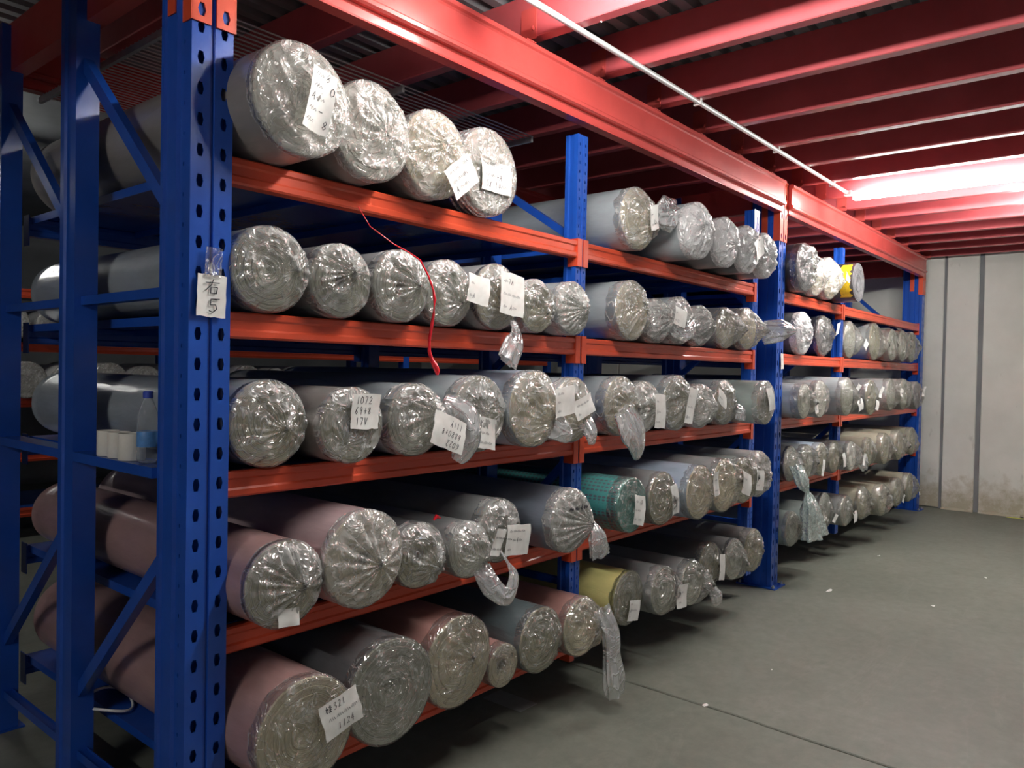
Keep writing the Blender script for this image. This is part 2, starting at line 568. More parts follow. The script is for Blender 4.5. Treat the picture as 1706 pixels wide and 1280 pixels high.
def build_floor():
    base = MB().box((-6, -5.0, -0.2), (XW+0.1, 8.6, -0.014)).build('floor', 'dark_rubber')
    tag(base, kind='structure')
    # two cast slabs meeting in a rough open joint across the aisle
    ys = [-5.0 + i*(13.6/120) for i in range(121)]
    jx = [3.225 + 0.03*noise.noise(Vector((y*0.9, 1.3, 0))) + 0.012*noise.noise(Vector((y*7, 4.3, 0))) for y in ys]
    for s in (-1, 1):
        m = MB(); vs_, fs = [], []
        for y, x in zip(ys, jx):
            e = x + s*(0.006 + 0.005*abs(noise.noise(Vector((y*11, s*3.1, 2)))))
            far = -6 if s < 0 else XW+0.1
            vs_ += [(far, y, 0), (e + s*0.004, y, 0), (e, y, -0.004), (e, y, -0.016)]
        for i in range(120):
            for k in range(3):
                a = i*4+k
                f = (a, a+1, a+5, a+4)
                fs.append(f if s > 0 else f[::-1])
        m.add(vs_, fs)
        m.build('floor_slab', 'concrete_floor', base)
build_floor()

def build_end_wall():
    w = MB().box((XW+0.03, -5.0, 0), (XW+0.15, 8.6, 3.6)).build('wall_back', 'dark_wall')
    tag(w, kind='structure')
    ys = [8.6, 6.2, 4.2, 2.2, -0.15, -0.52, -2.3, -4.0, -5.0]
    for i in range(len(ys)-1):
        y1, y0 = ys[i], ys[i+1]
        gap = 0.024 if y1 == -0.52 or y0 == -0.52 else 0.006
        m = MB()
        x0 = XW + (0.012 if y0 == -0.15 else 0.0)
        a, b, z0, z1, c = y0+gap, y1-gap, 0.012, 3.05, 0.008
        m.prism([(x0, b-c), (x0, a+c), (x0+c, a), (XW+0.032, a), (XW+0.032, b), (x0+c, b)], 'z', z0, z1)
        m.build('wall_panel', 'concrete_wall', w)
    # rough mortar lip along the foot of the wall
    for k, (ya, yb) in enumerate([(-0.18, -0.5), (-0.55, -0.95), (-0.98, -2.2)]):
        m = MB(); vs_, fs = [], []; n = 16
        for i in range(n+1):
            y = ya + (yb-ya)*i/n
            d = 0.035 + 0.03*noise.noise(Vector((y*6, k, 0)))
            h = 0.03 + 0.02*noise.noise(Vector((y*8, k, 5)))
            vs_ += [(XW, y, 0), (XW-d, y, 0.0), (XW-d*0.7, y, h*0.8), (XW, y, h)]
        for i in range(n):
            for q in range(3):
                a = i*4+q
                fs.append((a, a+1, a+5, a+4))
        fs += [(0, 1, 2, 3), (n*4+3, n*4+2, n*4+1, n*4)]
        m.add(vs_, fs)
        m.build('mortar_lip', 'concrete_wall', w)
build_end_wall()
tag(MB().box((-6, 8.5, 0), (XW+0.1, 8.6, 3.6)).build('wall_far', 'dark_wall'), kind='structure')
tag(MB().box((-6, -3.7, 0), (XW+0.1, -3.6, 3.6)).build('wall_aisle', 'pale_wall'), kind='structure')
tag(MB().box((-4.3, -5, 0), (-4.2, 8.6, 3.6)).build('wall_left', 'pale_wall'), kind='structure')

PURLIN_X = [3.03 + 0.52*k for k in range(-10, 14)]
def build_ceiling():
    c = MB().box((-6, -5, 3.13), (XW+0.1, 8.6, 3.2)).build('ceiling', 'dark_wall')
    tag(c, kind='structure')
    # corrugated deck sheets, ribs running along the rack
    per, h = 0.105, 0.032
    width = per*8
    prof = []
    for k in range(8):
        b = k*per
        prof += [(b, 0), (b+0.045, 0), (b+0.058, h), (b+0.092, h)]
    prof.append((width, 0))
    y = -5.0
    sheet = None
    while y < 2.2:
        if sheet is None:
            m = MB()
            vs_ = [(-6, p, 3.062+z) for p, z in prof] + [(XW, p, 3.062+z) for p, z in prof]
            n = len(prof)
            m.add(vs_, [(i, i+1, n+i+1, n+i) for i in range(n-1)])
            sheet = m.mesh('deck_sheet', 'deck_metal')
        link('deck_sheet', sheet, c, (0, y, 0))
        y += width
    # C purlins with rolled lips
    z0, z1 = 2.88, 3.06
    out = [(0.004, z0), (0.056, z0), (0.06, z0+0.004), (0.06, z0+0.022), (0.056, z0+0.022), (0.056, z0+0.006), (0.006, z0+0.006),
           (0.006, z1-0.006), (0.056, z1-0.006), (0.056, z1-0.022), (0.06, z1-0.022), (0.06, z1), (0.0, z1), (0.0, z0+0.004)]
    pm = MB().prism(out, 'y', -5.0, 2.2).mesh('purlin', 'purlin_red_shaded')
    cl = MB().box((-0.004, -0.045, 2.87), (0.0, 0.035, 3.0)).box((-0.06, -0.045, 2.848), (0.0, 0.035, 2.852))
    cl.lathe([(0.0, -0.052), (0.009, -0.052), (0.009, -0.045)], 8, (-0.03, 0, 2.9), 'y')
    cm = cl.mesh('purlin_clip', 'mezz_red')
    for x in PURLIN_X:
        p = link('purlin', pm, c, (x, 0, 0))
        link('purlin_clip', cm, p, (0, 0, 0))
    # main beam over the rack front, in lengths between the columns
    zb = 2.635
    bo = [(-0.02, zb), (0.03, zb), (0.03, 2.85), (-0.036, 2.85), (-0.046, 2.845), (-0.046, 2.828), (-0.036, 2.822), (-0.032, 2.815),
          (-0.032, 2.712), (-0.036, 2.706), (-0.046, 2.700), (-0.046, 2.686), (-0.036, 2.680), (-0.02, 2.680), (-0.014, 2.672), (-0.014, 2.645)]
    for a, b in ((-3.4, 1.052), (1.186, 5.325), (5.462, 9.63)):
        o = MB().prism(bo, 'x', a, b).build('main_beam', 'mezz_red', c)
    # cross beams on the column lines
    for x in (1.09, 5.36, 9.66):
        MB().prism([(x, 2.66), (x+0.06, 2.66), (x+0.06, 2.85), (x, 2.85)], 'y', 0.22, 2.2).build('cross_beam', 'mezz_red', c)
    for a, b in ((-3.4, 1.08), (1.16, 5.35), (5.43, 9.63)):
        MB().prism([(q[0]+1.62, q[1]) for q in bo], 'x', a, b).build('main_beam', 'mezz_red', c)
build_ceiling()

# ------------------------------------------------------------------ lamps and conduit
def tube_lamp(name, loc, rz, label, length=1.2, glow='tube_glow'):
    """batten: enamelled channel, clear-glass tube, two end caps; runs along local -Y"""
    r = empty(name, loc, rz)
    MB().prism([(-0.024, 0), (0.024, 0), (0.02, -0.018), (-0.02, -0.018)], 'y', -length, 0).build('channel', 'white_enamel', r)
    for y in (-0.004, -length+0.018):
        MB().prism([(-0.018, -0.018), (0.018, -0.018), (0.018, -0.05), (0.008, -0.06), (-0.008, -0.06), (-0.018, -0.05)],
                   'y', y-0.014, y).build('end_cap', 'white_enamel', r)
    m = MB().lathe([(0.0, -length+0.03), (0.022, -length+0.03), (0.022, -0.02), (0.0, -0.02)], 14, (0, 0, -0.045), 'y')
    m.build('tube', glow, r, smooth=False)
    tag(r, label, 'lamp')
    return r
tube_lamp('tube_lamp', (6.05, -0.27, 2.878), 0, 'glowing fluorescent tube lamp hanging under the red purlins, the largest in view')
tube_lamp('tube_lamp', (2.13, -0.33, 2.878), 0, 'glowing fluorescent tube lamp over the aisle in front of nearest bay')
tube_lamp('tube_lamp', (6.42, -1.33, 2.878), PI/2, 'fluorescent tube lamp at the right edge of the picture, beside the larger lamp')
tube_lamp('tube_lamp', (-2.2, -0.50, 2.878), 0, 'fluorescent tube lamp over the aisle behind the camera', glow='tube_glow_reduced')
tube_lamp('tube_lamp', (0.62, 4.32, 2.86), PI/2, 'fluorescent tube lamp in the aisle behind the rack, at the left edge', glow='tube_glow_faint')
tube_lamp('tube_lamp', (6.0, 4.32, 2.86), PI/2, 'fluorescent tube lamp in the aisle behind the rack, hidden by rolls', glow='tube_glow_faint')

def build_conduit():
    r = empty('conduit', (0, 0, 0))
    MB().tube([(-3.0, -0.222, 2.866), (5.98, -0.245, 2.866), (6.02, -0.248, 2.866)], 0.0125, 12).build('pipe', 'white_enamel', r, smooth=True)
    clip = MB().prism([(-0.02, 2.848), (0.02, 2.848), (0.02, 2.88), (0.017, 2.88), (0.017, 2.851), (-0.017, 2.851), (-0.017, 2.88), (-0.02, 2.88)], 'x', 0, 0.016)
    cm = clip.mesh('pipe_clip', 'white_enamel')
    for k in (0, 4, 6, 8, 11, 13, 15):
        x = PURLIN_X[k]
        link('pipe_clip', cm, r, (x+0.02, -0.222-0.0026*(x+3), 0))
    MB().tube([(2.56, -0.33, 2.875), (2.55, -0.31, 2.95), (2.53, -0.30, 3.06)], 0.003, 6).build('drop_wire', 'white_enamel', r)
    MB().box((5.99, -0.275, 2.845), (6.05, -0.225, 2.879)).build('junction_box', 'white_enamel', r)
    tag(r, 'thin white conduit pipe running under the red purlins to the tube lamp', 'pipe')
build_conduit()

# ------------------------------------------------------------------ storage rack
rack = empty('storage_rack', (1.12, 0.0, 0.0))
tag(rack, 'blue and red steel storage rack with five shelf levels full of fabric rolls', 'rack')
RK = Vector((1.12, 0.0, 0.0))
def rbuild(m, name, mat, parent=rack, smooth=False):
    """geometry given in world coordinates, stored relative to the rack root"""
    if parent is rack:
        m.v = [(a-RK.x, b, c) for a, b, c in m.v]
    else:
        m.v = [(a-RK.x, b, c) for a, b, c in m.v]
    return m.build(name, mat, parent, smooth)

PITCH = 0.0845
def cells(z0, z1, pitch, hw, hh, first):
    out = []; z = z0; c = first
    while c - pitch/2 < z0: c += pitch
    if c-pitch/2 > z0: out.append((z0, c-pitch/2, 0, 0))
    while c+pitch/2 <= z1:
        out.append((c-pitch/2, c+pitch/2, hw, hh)); c += pitch
    if c-pitch/2 < z1: out.append((c-pitch/2, z1, 0, 0))
    return out

def column(x0, w=0.124, ztop=2.86):
    x1 = x0+w; s = (w-0.014)/2
    m = MB()
    cs = cells(0, ztop, PITCH, 0.0105, 0.0175, 0.0645)
    m.holes((x0, 0, 0), (1, 0, 0), s, (0, -1, 0), cs)
    m.holes((x1-s, 0, 0), (1, 0, 0), s, (0, -1, 0), cs)
    # groove between the two slotted faces
    g = [(x0+s, 0), (x0+s+0.003, 0.007), (x1-s-0.003, 0.007), (x1-s, 0)]
    m.add([(a, b, 0) for a, b in g]+[(a, b, ztop) for a, b in g], [(i, i+1, 5+i, 4+i) for i in range(3)])
    small = cells(0, ztop, PITCH, 0.003, 0.006, 0.03)
    for sx, xx in ((1, x0), (-1, x1)):
        a = [(xx, 0), (xx, 0.030), (xx+sx*0.009, 0.036)]
        b = [(xx+sx*0.009, 0.074), (xx, 0.080), (xx, 0.122), (xx+sx*0.016, 0.127), (xx+sx*0.016, 0.145),
             (xx+sx*0.024, 0.150), (xx+sx*0.024, 0.185), (xx+sx*0.016, 0.19), (xx+sx*0.016, 0.205), (xx+sx*0.06, 0.205)]
        for pl in (a, b):
            n = len(pl)
            m.add([(p, q, 0) for p, q in pl]+[(p, q, ztop) for p, q in pl],
                  [((i, i+1, n+i+1, n+i) if sx < 0 else (i+1, i, n+i, n+i+1)) for i in range(n-1)])
        m.holes((xx+sx*0.009, 0.036, 0), (0, 1, 0), 0.038, (-sx, 0, 0), small)
    m.add([(x0, 0, ztop), (x1, 0, ztop), (x1, 0.2, ztop), (x0, 0.2, ztop)], [(0, 1, 2, 3)])
    c = rbuild(m, 'column', 'blue_steel')
    # dark inner liner so the slots look into shade, as a folded section does
    rbuild(MB().box((x0+0.012, 0.03, 0.0), (x1-0.012, 0.034, ztop-0.01)), 'inner_web', 'blue_steel', c)
    b = MB().box((x0-0.035, -0.045, 0.0), (x1+0.035, 0.24, 0.009))
    rbuild(b, 'base_plate', 'blue_steel', c)
    for bx, by in ((x0-0.016, -0.024), (x1+0.016, -0.024), (x0-0.016, 0.22)):
        rbuild(MB().lathe([(0.0, 0.03), (0.006, 0.03), (0.006, 0.019), (0.012, 0.019), (0.012, 0.009)], 8, (bx, by, 0)), 'anchor_bolt', 'galvanised', c)
    # red head bracket: slotted plates over the column front and its sides
    zc0, zc1 = 2.44, 2.86
    m = MB()
    hc = []
    z = zc0
    while z + 0.14 <= zc1+1e-6:
        hc.append((z, z+0.07, 0.012, 0.018)); hc.append((z+0.07, z+0.14, 0, 0)); z += 0.14
    for a in (x0-0.002, x1-s+0.001):
        m.holes((a, -0.006, 0), (1, 0, 0), s+0.001, (0, -1, 0), hc, 0.005)
        for e in (a, a+s+0.001):
            m.add([(e, -0.006, zc0), (e, 0.0, zc0), (e, 0.0, zc1), (e, -0.006, zc1)], [(0, 1, 2, 3)])
        m.add([(a, -0.006, zc0), (a+s+0.001, -0.006, zc0), (a+s+0.001, 0, zc0), (a, 0, zc0)], [(0, 1, 2, 3)])
    for e0, e1 in ((x0-0.005, x0-0.001), (x1+0.001, x1+0.005)):
        m.box((e0, -0.006, zc0), (e1, 0.042, zc1))
        m.box((e0, 0.085, zc0+0.04), (e1, 0.128, zc1))
    rbuild(m, 'head_bracket', 'red_steel', c)
    return c
COLX = (1.058, 5.33, 9.635)
for x in COLX:
    column(x)

def upright(x0, x1, y0, y1, z1, slots=True, zfoot=0.0):
    m = MB()
    s = (x1-x0-0.01)/2
    cs = cells(zfoot, z1, PITCH/2, 0.0045, 0.008, 0.02)
    if slots:
        m.holes((x0, y0, 0), (1, 0, 0), s, (0, -1, 0), cs)
        m.holes((x1-s, y0, 0), (1, 0, 0), s, (0, -1, 0), cs)
        g = [(x0+s, y0), (x0+s+0.002, y0+0.006), (x1-s-0.002, y0+0.006), (x1-s, y0)]
        m.add([(a, b, zfoot) for a, b in g]+[(a, b, z1) for a, b in g], [(i, i+1, 5+i, 4+i) for i in range(3)])
    else:
        m.add([(x0, y0, 0), (x1, y0, 0), (x1, y0, z1), (x0, y0, z1)], [(0, 1, 2, 3)])
    d = y1-y0
    for sx, xx in ((1, x0), (-1, x1)):
        pl = [(xx, y0), (xx, y0+d*0.35), (xx+sx*0.007, y0+d*0.42), (xx+sx*0.007, y0+d*0.7), (xx, y0+d*0.76), (xx, y1), (xx+sx*0.02, y1)]
        n = len(pl)
        m.add([(p, q, zfoot) for p, q in pl]+[(p, q, z1) for p, q in pl],
              [((i, i+1, n+i+1, n+i) if sx < 0 else (i+1, i, n+i, n+i+1)) for i in range(n-1)])
    m.add([(x0, y0, z1), (x1, y0, z1), (x1, y1, z1), (x0, y1, z1)], [(0, 1, 2, 3)])
    u = rbuild(m, 'upright', 'blue_steel')
    if zfoot == 0:
        rbuild(MB().box((x0-0.02, y0-0.02, 0), (x1+0.02, y1+0.02, 0.006)), 'base_plate', 'blue_steel', u)
    return u
# narrow posts in the middle of each bay, front and rear
for x in (2.935, 4.98, 6.845):
    upright(x, x+0.08, 0.035, 0.105, 2.60, zfoot=0.15)
    rbuild(MB().bar((x+0.04, 0.10, 0.17), (x+0.04, 0.57, 0.17), 0.05, 0.04), 'foot_arm', 'blue_steel')
    upright(x, x+0.08, 0.56, 0.63, 2.60, False)
    upright(x, x+0.08, 1.5, 1.57, 2.60, False)
# side frames on the column lines
for x in (1.058, 5.345, 9.65):
    upright(x, x+0.075, 0.775, 0.905, 2.84, False)
    upright(x, x+0.075, 1.505, 1.635, 2.84, False)

def frame(xc, ya, yb, braces=True, w=0.034):
    """struts and diagonals between two uprights of a side frame"""
    for z in (1.72, 0.16):
        rbuild(MB().prism([(xc-w/2, z-0.026), (xc+w/2, z-0.026), (xc+w/2, z+0.004), (xc+w/2-0.003, z+0.004), (xc+w/2-0.003, z-0.003), (xc-w/2+0.003, z-0.003), (xc-w/2+0.003, z+0.004), (xc-w/2, z+0.004)], 'y', ya, yb), 'frame_strut', 'blue_steel')
    rbuild(MB().prism([(xc-0.038, 1.163), (xc+0.038, 1.163), (xc+0.038, 1.195), (xc-0.038, 1.195)], 'y', ya, yb), 'frame_strut', 'blue_steel')
    for (z_a, z_b) in ((1.975, 2.515), (0.92, 0.365)):
        m = MB().bar((xc, ya-0.005, z_a), (xc, yb+0.01, z_b), 0.03, 0.04)
        rbuild(m, 'frame_brace', 'blue_steel')
for x in COLX:
    frame(x+0.038, 0.205, 0.775)
    frame(x+0.038, 0.905, 1.505)
for x in (2.935, 4.98, 6.845):
    xc = x+0.04
    for z in (1.93, 1.40, 0.5):
        rbuild(MB().bar((xc, 0.07, z), (xc, 0.56, z), 0.03, 0.03), 'frame_strut', 'blue_steel')
    for za, zb in ((2.12, 2.43), (1.9, 1.5), (1.1, 0.6)):
        rbuild(MB().bar((xc, 0.07, za), (xc, 0.56, zb), 0.028, 0.034), 'frame_brace', 'blue_steel')

# red step beams in front, plain beams behind
def step_beam(xa, xb, zt, y, mat='red_steel'):
    h = 0.078
    out = [(y-0.004, zt-h), (y+0.04, zt-h), (y+0.04, zt-0.024), (y+0.022, zt-0.020), (y+0.022, zt), (y-0.004, zt), (y-0.009, zt-0.005),
           (y-0.009, zt-0.020), (y-0.004, zt-0.026), (y-0.004, zt-0.050), (y-0.009, zt-0.056), (y-0.009, zt-h+0.006)]
    b = rbuild(MB().prism(out, 'x', xa, xb), 'shelf_beam', mat)
    for e, sgn in ((xa, 1), (xb, -1)):
        m = MB()
        px0, px1 = (e-0.003, e+0.001) if sgn > 0 else (e-0.001, e+0.003)
        m.box((min(px0, px1), y-0.012, zt-0.118), (max(px0, px1), y+0.045, zt+0.01))
        f0, f1 = (e-0.036, e-0.003) if sgn > 0 else (e+0.003, e+0.036)
        if min(abs(e-c-0.06) for c in COLX) > 0.15:
            m.box((f0, y-0.012, zt-0.118), (f1, y-0.007, zt+0.01))
        rbuild(m, 'beam_bracket', mat, b)
    return b
SPANS = ((1.184, 2.933), (3.017, 4.978), (5.456, 6.843), (6.927, 9.633))
for zt in SH:
    for xa, xb in SPANS:
        # the lowest beams sit further back under the overhanging rolls
        step_beam(xa, xb, zt-0.001, 0.26 if zt < 0.5 and xa > 2 else 0.035)
        step_beam(xa, xb, zt-0.006, 1.59, 'blue_steel')
# blue shelf trays: folded steel panels laid front to back
def tray(w, y0, y1):
    m = MB()
    m.prism([(0, -0.004), (w, -0.004), (w, -0.034), (w-0.004, -0.034), (w-0.004, -0.007), (0.004, -0.007), (0.004, -0.034), (0, -0.034)], 'y', y0, y1)
    return m.mesh('shelf_panel', 'blue_steel')
for xa, xb in SPANS:
    n = max(2, round((xb-xa)/0.42)); w = (xb-xa-0.02)/n
    tm = tray(w-0.004, 0.078, 1.585)
    for zt in SH:
        for k in range(n):
            link('shelf_panel', tm, rack, (xa+0.01+k*w-RK.x, 0, zt))

# wire mesh decks hung under the mezzanine over the rack
def wire_deck(x0, x1, y0, y1, z, pitch, label):
    r = empty('mesh_deck', ((x0+x1)/2, (y0+y1)/2, z))
    ox, oy = (x0+x1)/2, (y0+y1)/2
    m = MB()
    y = y0
    while y <= y1:
        m.box((x0-ox, y-oy-0.002, 0.004), (x1-ox, y-oy+0.002, 0.008)); y += pitch
    g = m.build('wire_grid', 'mesh_wire', r)
    g['kind'] = 'stuff'
    for x in (x0, x0*0.5+x1*0.5, x1-0.014):
        MB().box((x-ox, y0-oy, -0.02), (x-ox+0.014, y1-oy, 0.004)).build('support_bar', 'galvanised', r)
    tag(r, label, 'mesh deck')
wire_deck(1.215, 2.87, 0.25, 1.58, 2.60, 0.032, 'grey wire mesh deck above the top rolls in the nearest bay')
wire_deck(0.15, 1.03, 1.0, 2.9, 2.93, 0.045, 'grey wire mesh panel high in the top left corner')

# ------------------------------------------------------------------ handwriting
GL = {
 '0': [[(.5,1),(.15,.75),(.15,.25),(.5,0),(.85,.25),(.85,.75),(.5,1)]], '1': [[(.45,1),(.5,0)]],
 '2': [[(.15,.8),(.5,1),(.85,.75),(.5,.35),(.1,.02),(.9,.05)]], '3': [[(.15,.95),(.8,.9),(.4,.55),(.85,.3),(.5,0),(.1,.1)]],
 '4': [[(.6,1),(.1,.35),(.9,.35)],[(.65,.7),(.6,0)]], '5': [[(.8,1),(.25,1),(.2,.55),(.7,.6),(.8,.25),(.45,0),(.1,.1)]],
 '6': [[(.7,1),(.25,.6),(.15,.2),(.5,0),(.8,.25),(.5,.5),(.2,.3)]], '7': [[(.1,.95),(.85,.95),(.4,0)]],
 '8': [[(.5,.5),(.2,.75),(.5,1),(.8,.75),(.5,.5),(.15,.25),(.5,0),(.85,.25),(.5,.5)]], '9': [[(.8,.7),(.5,.5),(.2,.75),(.5,1),(.8,.8),(.75,.4),(.6,0)]],
 '+': [[(.1,.45),(.9,.5)],[(.5,.85),(.5,.1)]], 'V': [[(.1,1),(.45,0),(.9,1)]], 'Y': [[(.1,1),(.5,.5),(.5,0)],[(.9,1),(.5,.5)]],
 'A': [[(.05,0),(.5,1),(.9,0)],[(.2,.4),(.75,.4)]], '-': [[(.1,.5),(.9,.5)]], 'X': [[(.1,1),(.9,0)],[(.9,1),(.1,0)]],
 '~': [[(0,.3),(.2,.7),(.35,.2),(.5,.75),(.65,.25),(.85,.6),(1,.3)]], ' ': [],
 # the character for 'right'
 'R': [[(.05,.74),(.95,.78)],[(.55,1),(.42,.6),(.08,.22)],[(.40,.46),(.38,.02)],[(.40,.46),(.82,.48),(.76,.04)],[(.38,.06),(.78,.08)]],
 # the character for 'osmanthus'
 'G': [[(0,.7),(.4,.72)],[(.2,1),(.2,0)],[(.2,.65),(.02,.3)],[(.2,.65),(.38,.4)],[(.5,.8),(.95,.82)],[(.72,1),(.72,.55)],[(.48,.55),(1,.57)],[(.52,.3),(.95,.32)],[(.73,.55),(.73,.05)],[(.45,.04),(1,.06)]],
}
def strokes(lines, w, h, ch, seed, margin=0.1, lean=0.12, aspect=0.55):
    """polylines of handwriting laid out on a w x h sheet (origin at its centre)"""
    rg = random.Random(seed); out = []
    n = len(lines)
    for li, t in enumerate(lines):
        yb = h/2 - (li+1)*h/(n+0.35) + rg.uniform(-.01, .01)*h + ch*0.1
        x = -w/2 + w*margin + rg.uniform(0, .06)*w
        for c in t:
            cw = ch*(aspect if c not in '~RG' else 1.0)
            for pl in GL.get(c, []):
                q = []
                for a, b in pl:
                    q.append((x+a*cw+b*ch*lean+rg.uniform(-.03, .03)*ch, yb+b*ch+rg.uniform(-.04, .04)*ch))
                out.append(q)
            x += cw*1.28 + rg.uniform(0, .06)*ch
    return out

def paper_label(parent, loc, w, h, rot, lines, ch, seed, curl=0.012, name='paper_label', inkw=0.0016, tilt=0.0, flip=False, lean=0.12):
    """sheet lying in local X-Z, facing -Y, spun by rot round its normal; handwriting is a sub-part"""
    rg = random.Random(seed)
    ph = rg.uniform(0, 6); a1 = rg.uniform(.3, 1)
    nick = [rg.uniform(-.04, .04) for _ in range(8)]
    def P(x, z, lift=0.0):
        u, v = x/w+.5, z/h+.5
        y = -curl*(a1*(2*u-1)**2*math.sin(ph+v*2) + .5*math.sin(3*v+ph)*(v-.5)) - lift
        return (x, y, z)
    nx, nz = 8, 7
    m = MB(); vs_, fs = [], []
    for j in range(nz+1):
        for i in range(nx+1):
            x = (i/nx-.5)*w; z = (j/nz-.5)*h
            if i in (0, nx): x += nick[(j*3+i) % 8]*w*.35
            if j in (0, nz): z += nick[(i*5+j) % 8]*h*.35
            vs_.append(P(x, z))
    for j in range(nz):
        for i in range(nx):
            a = j*(nx+1)+i
            fs.append((a, a+1, a+nx+2, a+nx+1))
    m.add(vs_, fs)
    o = m.build(name, 'paper', parent, smooth=True, loc=loc)
    o.rotation_euler = (tilt, -rot, 0)
    if lines:
        k = MB()
        for pl in strokes(lines, w, h, ch, seed+1, lean=lean):
            if flip:
                pl = [(-a, -b) for a, b in pl]
            # subdivide long strokes so the ink follows the curl of the sheet
            pts = []
            for (a, b), (c, d) in zip(pl, pl[1:]):
                s = max(1, int(math.hypot(c-a, d-b)/0.008))
                pts += [(a+(c-a)*t/s, b+(d-b)*t/s) for t in range(s)]
            pts.append(pl[-1])
            left, right = [], []
            for i, (a, b) in enumerate(pts):
                c0 = pts[max(i-1, 0)]; c1 = pts[min(i+1, len(pts)-1)]
                dx, dz = c1[0]-c0[0], c1[1]-c0[1]
                ln = math.hypot(dx, dz) or 1
                nx_, nz_ = -dz/ln*inkw/2, dx/ln*inkw/2
                left.append(P(a+nx_, b+nz_, .0007)); right.append(P(a-nx_, b-nz_, .0007))
            n = len(pts)
            k.add(left+right, [(i, n+i, n+i+1, i+1) for i in range(n-1)])
        k.build('handwriting', 'ink', o)['kind'] = 'stuff'      # pen strokes, joined
    return o

# ------------------------------------------------------------------ fabric rolls
def outline(r, a2, ph, seed):
    """slightly out-of-round outline of a roll: radius by angle"""
    def R(t):
        return r*(1 + a2*math.cos(2*(t-ph)) + 0.012*noise.noise(Vector((math.cos(t)*1.3, math.sin(t)*1.3, seed))))
    return R

def film_cap(root, R, r, kind, knot, seed, mat, nt=64):
    rg = random.Random(seed)
    back = rg.uniform(0.025, 0.06)
    n_pl = rg.randint(13, 21); ph = rg.uniform(0, 6)
    rows = []
    for y, k in ((back, 1.010), (back*0.5, 1.016), (0.014, 1.018), (0.0, 1.012)):
        rows.append(('s', y, k))
    nr = 20
    for i in range(1, nr+1):
        rows.append(('c', i/nr, 0))
    B = {'flat': .008, 'star': .030, 'crumple': .028, 'bag': .085, 'loose': .05}[kind]
    A = {'flat': .004, 'star': .020, 'crumple': .011, 'bag': .014, 'loose': .015}[kind]
    NZ = {'flat': .008, 'star': .009, 'crumple': .030, 'bag': .030, 'loose': .044}[kind]
    ku, kv = knot[0]*r, knot[1]*r
    # sharp folds running across the sheet
    folds = []
    for _ in range({'flat': 3, 'star': 3, 'crumple': 9, 'bag': 6, 'loose': 11}[kind]):
        a_ = rg.uniform(0, PI)
        folds.append((math.cos(a_), math.sin(a_), rg.uniform(-.8, .8)*r, rg.uniform(.004, .013), rg.uniform(-1, 1), rg.uniform(.3, .9)*r))
    m = MB(); vs_, fs = [], []
    for typ, a, k in rows:
        for j in range(nt):
            t = 2*PI*j/nt
            rr = R(t)
            if typ == 's':
                w = 1 + 0.010*noise.noise(Vector((math.cos(t)*5, math.sin(t)*5, a*30+seed)))
                vs_.append((rr*k*w*math.cos(t), a + 0.012*noise.noise(Vector((math.cos(t)*4, math.sin(t)*4, seed+3.3))) if a == back else a, rr*k*w*math.sin(t)))
            else:
                rho = 1-a
                x = ku*(1-rho) + rr*rho*1.0*math.cos(t)
                z = kv*(1-rho) + rr*rho*1.0*math.sin(t)
                pl = abs(math.sin(n_pl*t/2 + ph + 1.6*noise.noise(Vector((math.cos(t)*2, math.sin(t)*2, seed)))))
                nz = 1-2*abs(noise.noise(Vector((x*17/1, z*17, seed*1.7))))
                nz2 = noise.noise(Vector((x*8, z*8, seed*2.9+4)))
                e = min(1.0, a*4)
                y = -0.005 - B*(a**1.4) - A*pl*e*(1-a*0.4)*(0.5+a) - NZ*(0.55*nz+0.6*nz2+.25)*e*0.8
                for fx, fz, fo, fh, fs_, fl in folds:
                    dd = abs(x*fx+z*fz-fo); al = -x*fz+z*fx - fs_*r*.5
                    if dd < .03 and abs(al) < fl:
                        y -= fh*e*math.exp(-dd/.011)*(1-abs(al)/fl)
                y = min(y, -0.004)
                vs_.append((x, y, z))
    n = len(rows)
    for i in range(n-1):
        for j in range(nt):
            fs.append((i*nt+j, i*nt+(j+1) % nt, (i+1)*nt+(j+1) % nt, (i+1)*nt+j))
    m.add(vs_, fs)
    return m.build('plastic_film', mat, root, smooth=True, loc=(0, 0, r))

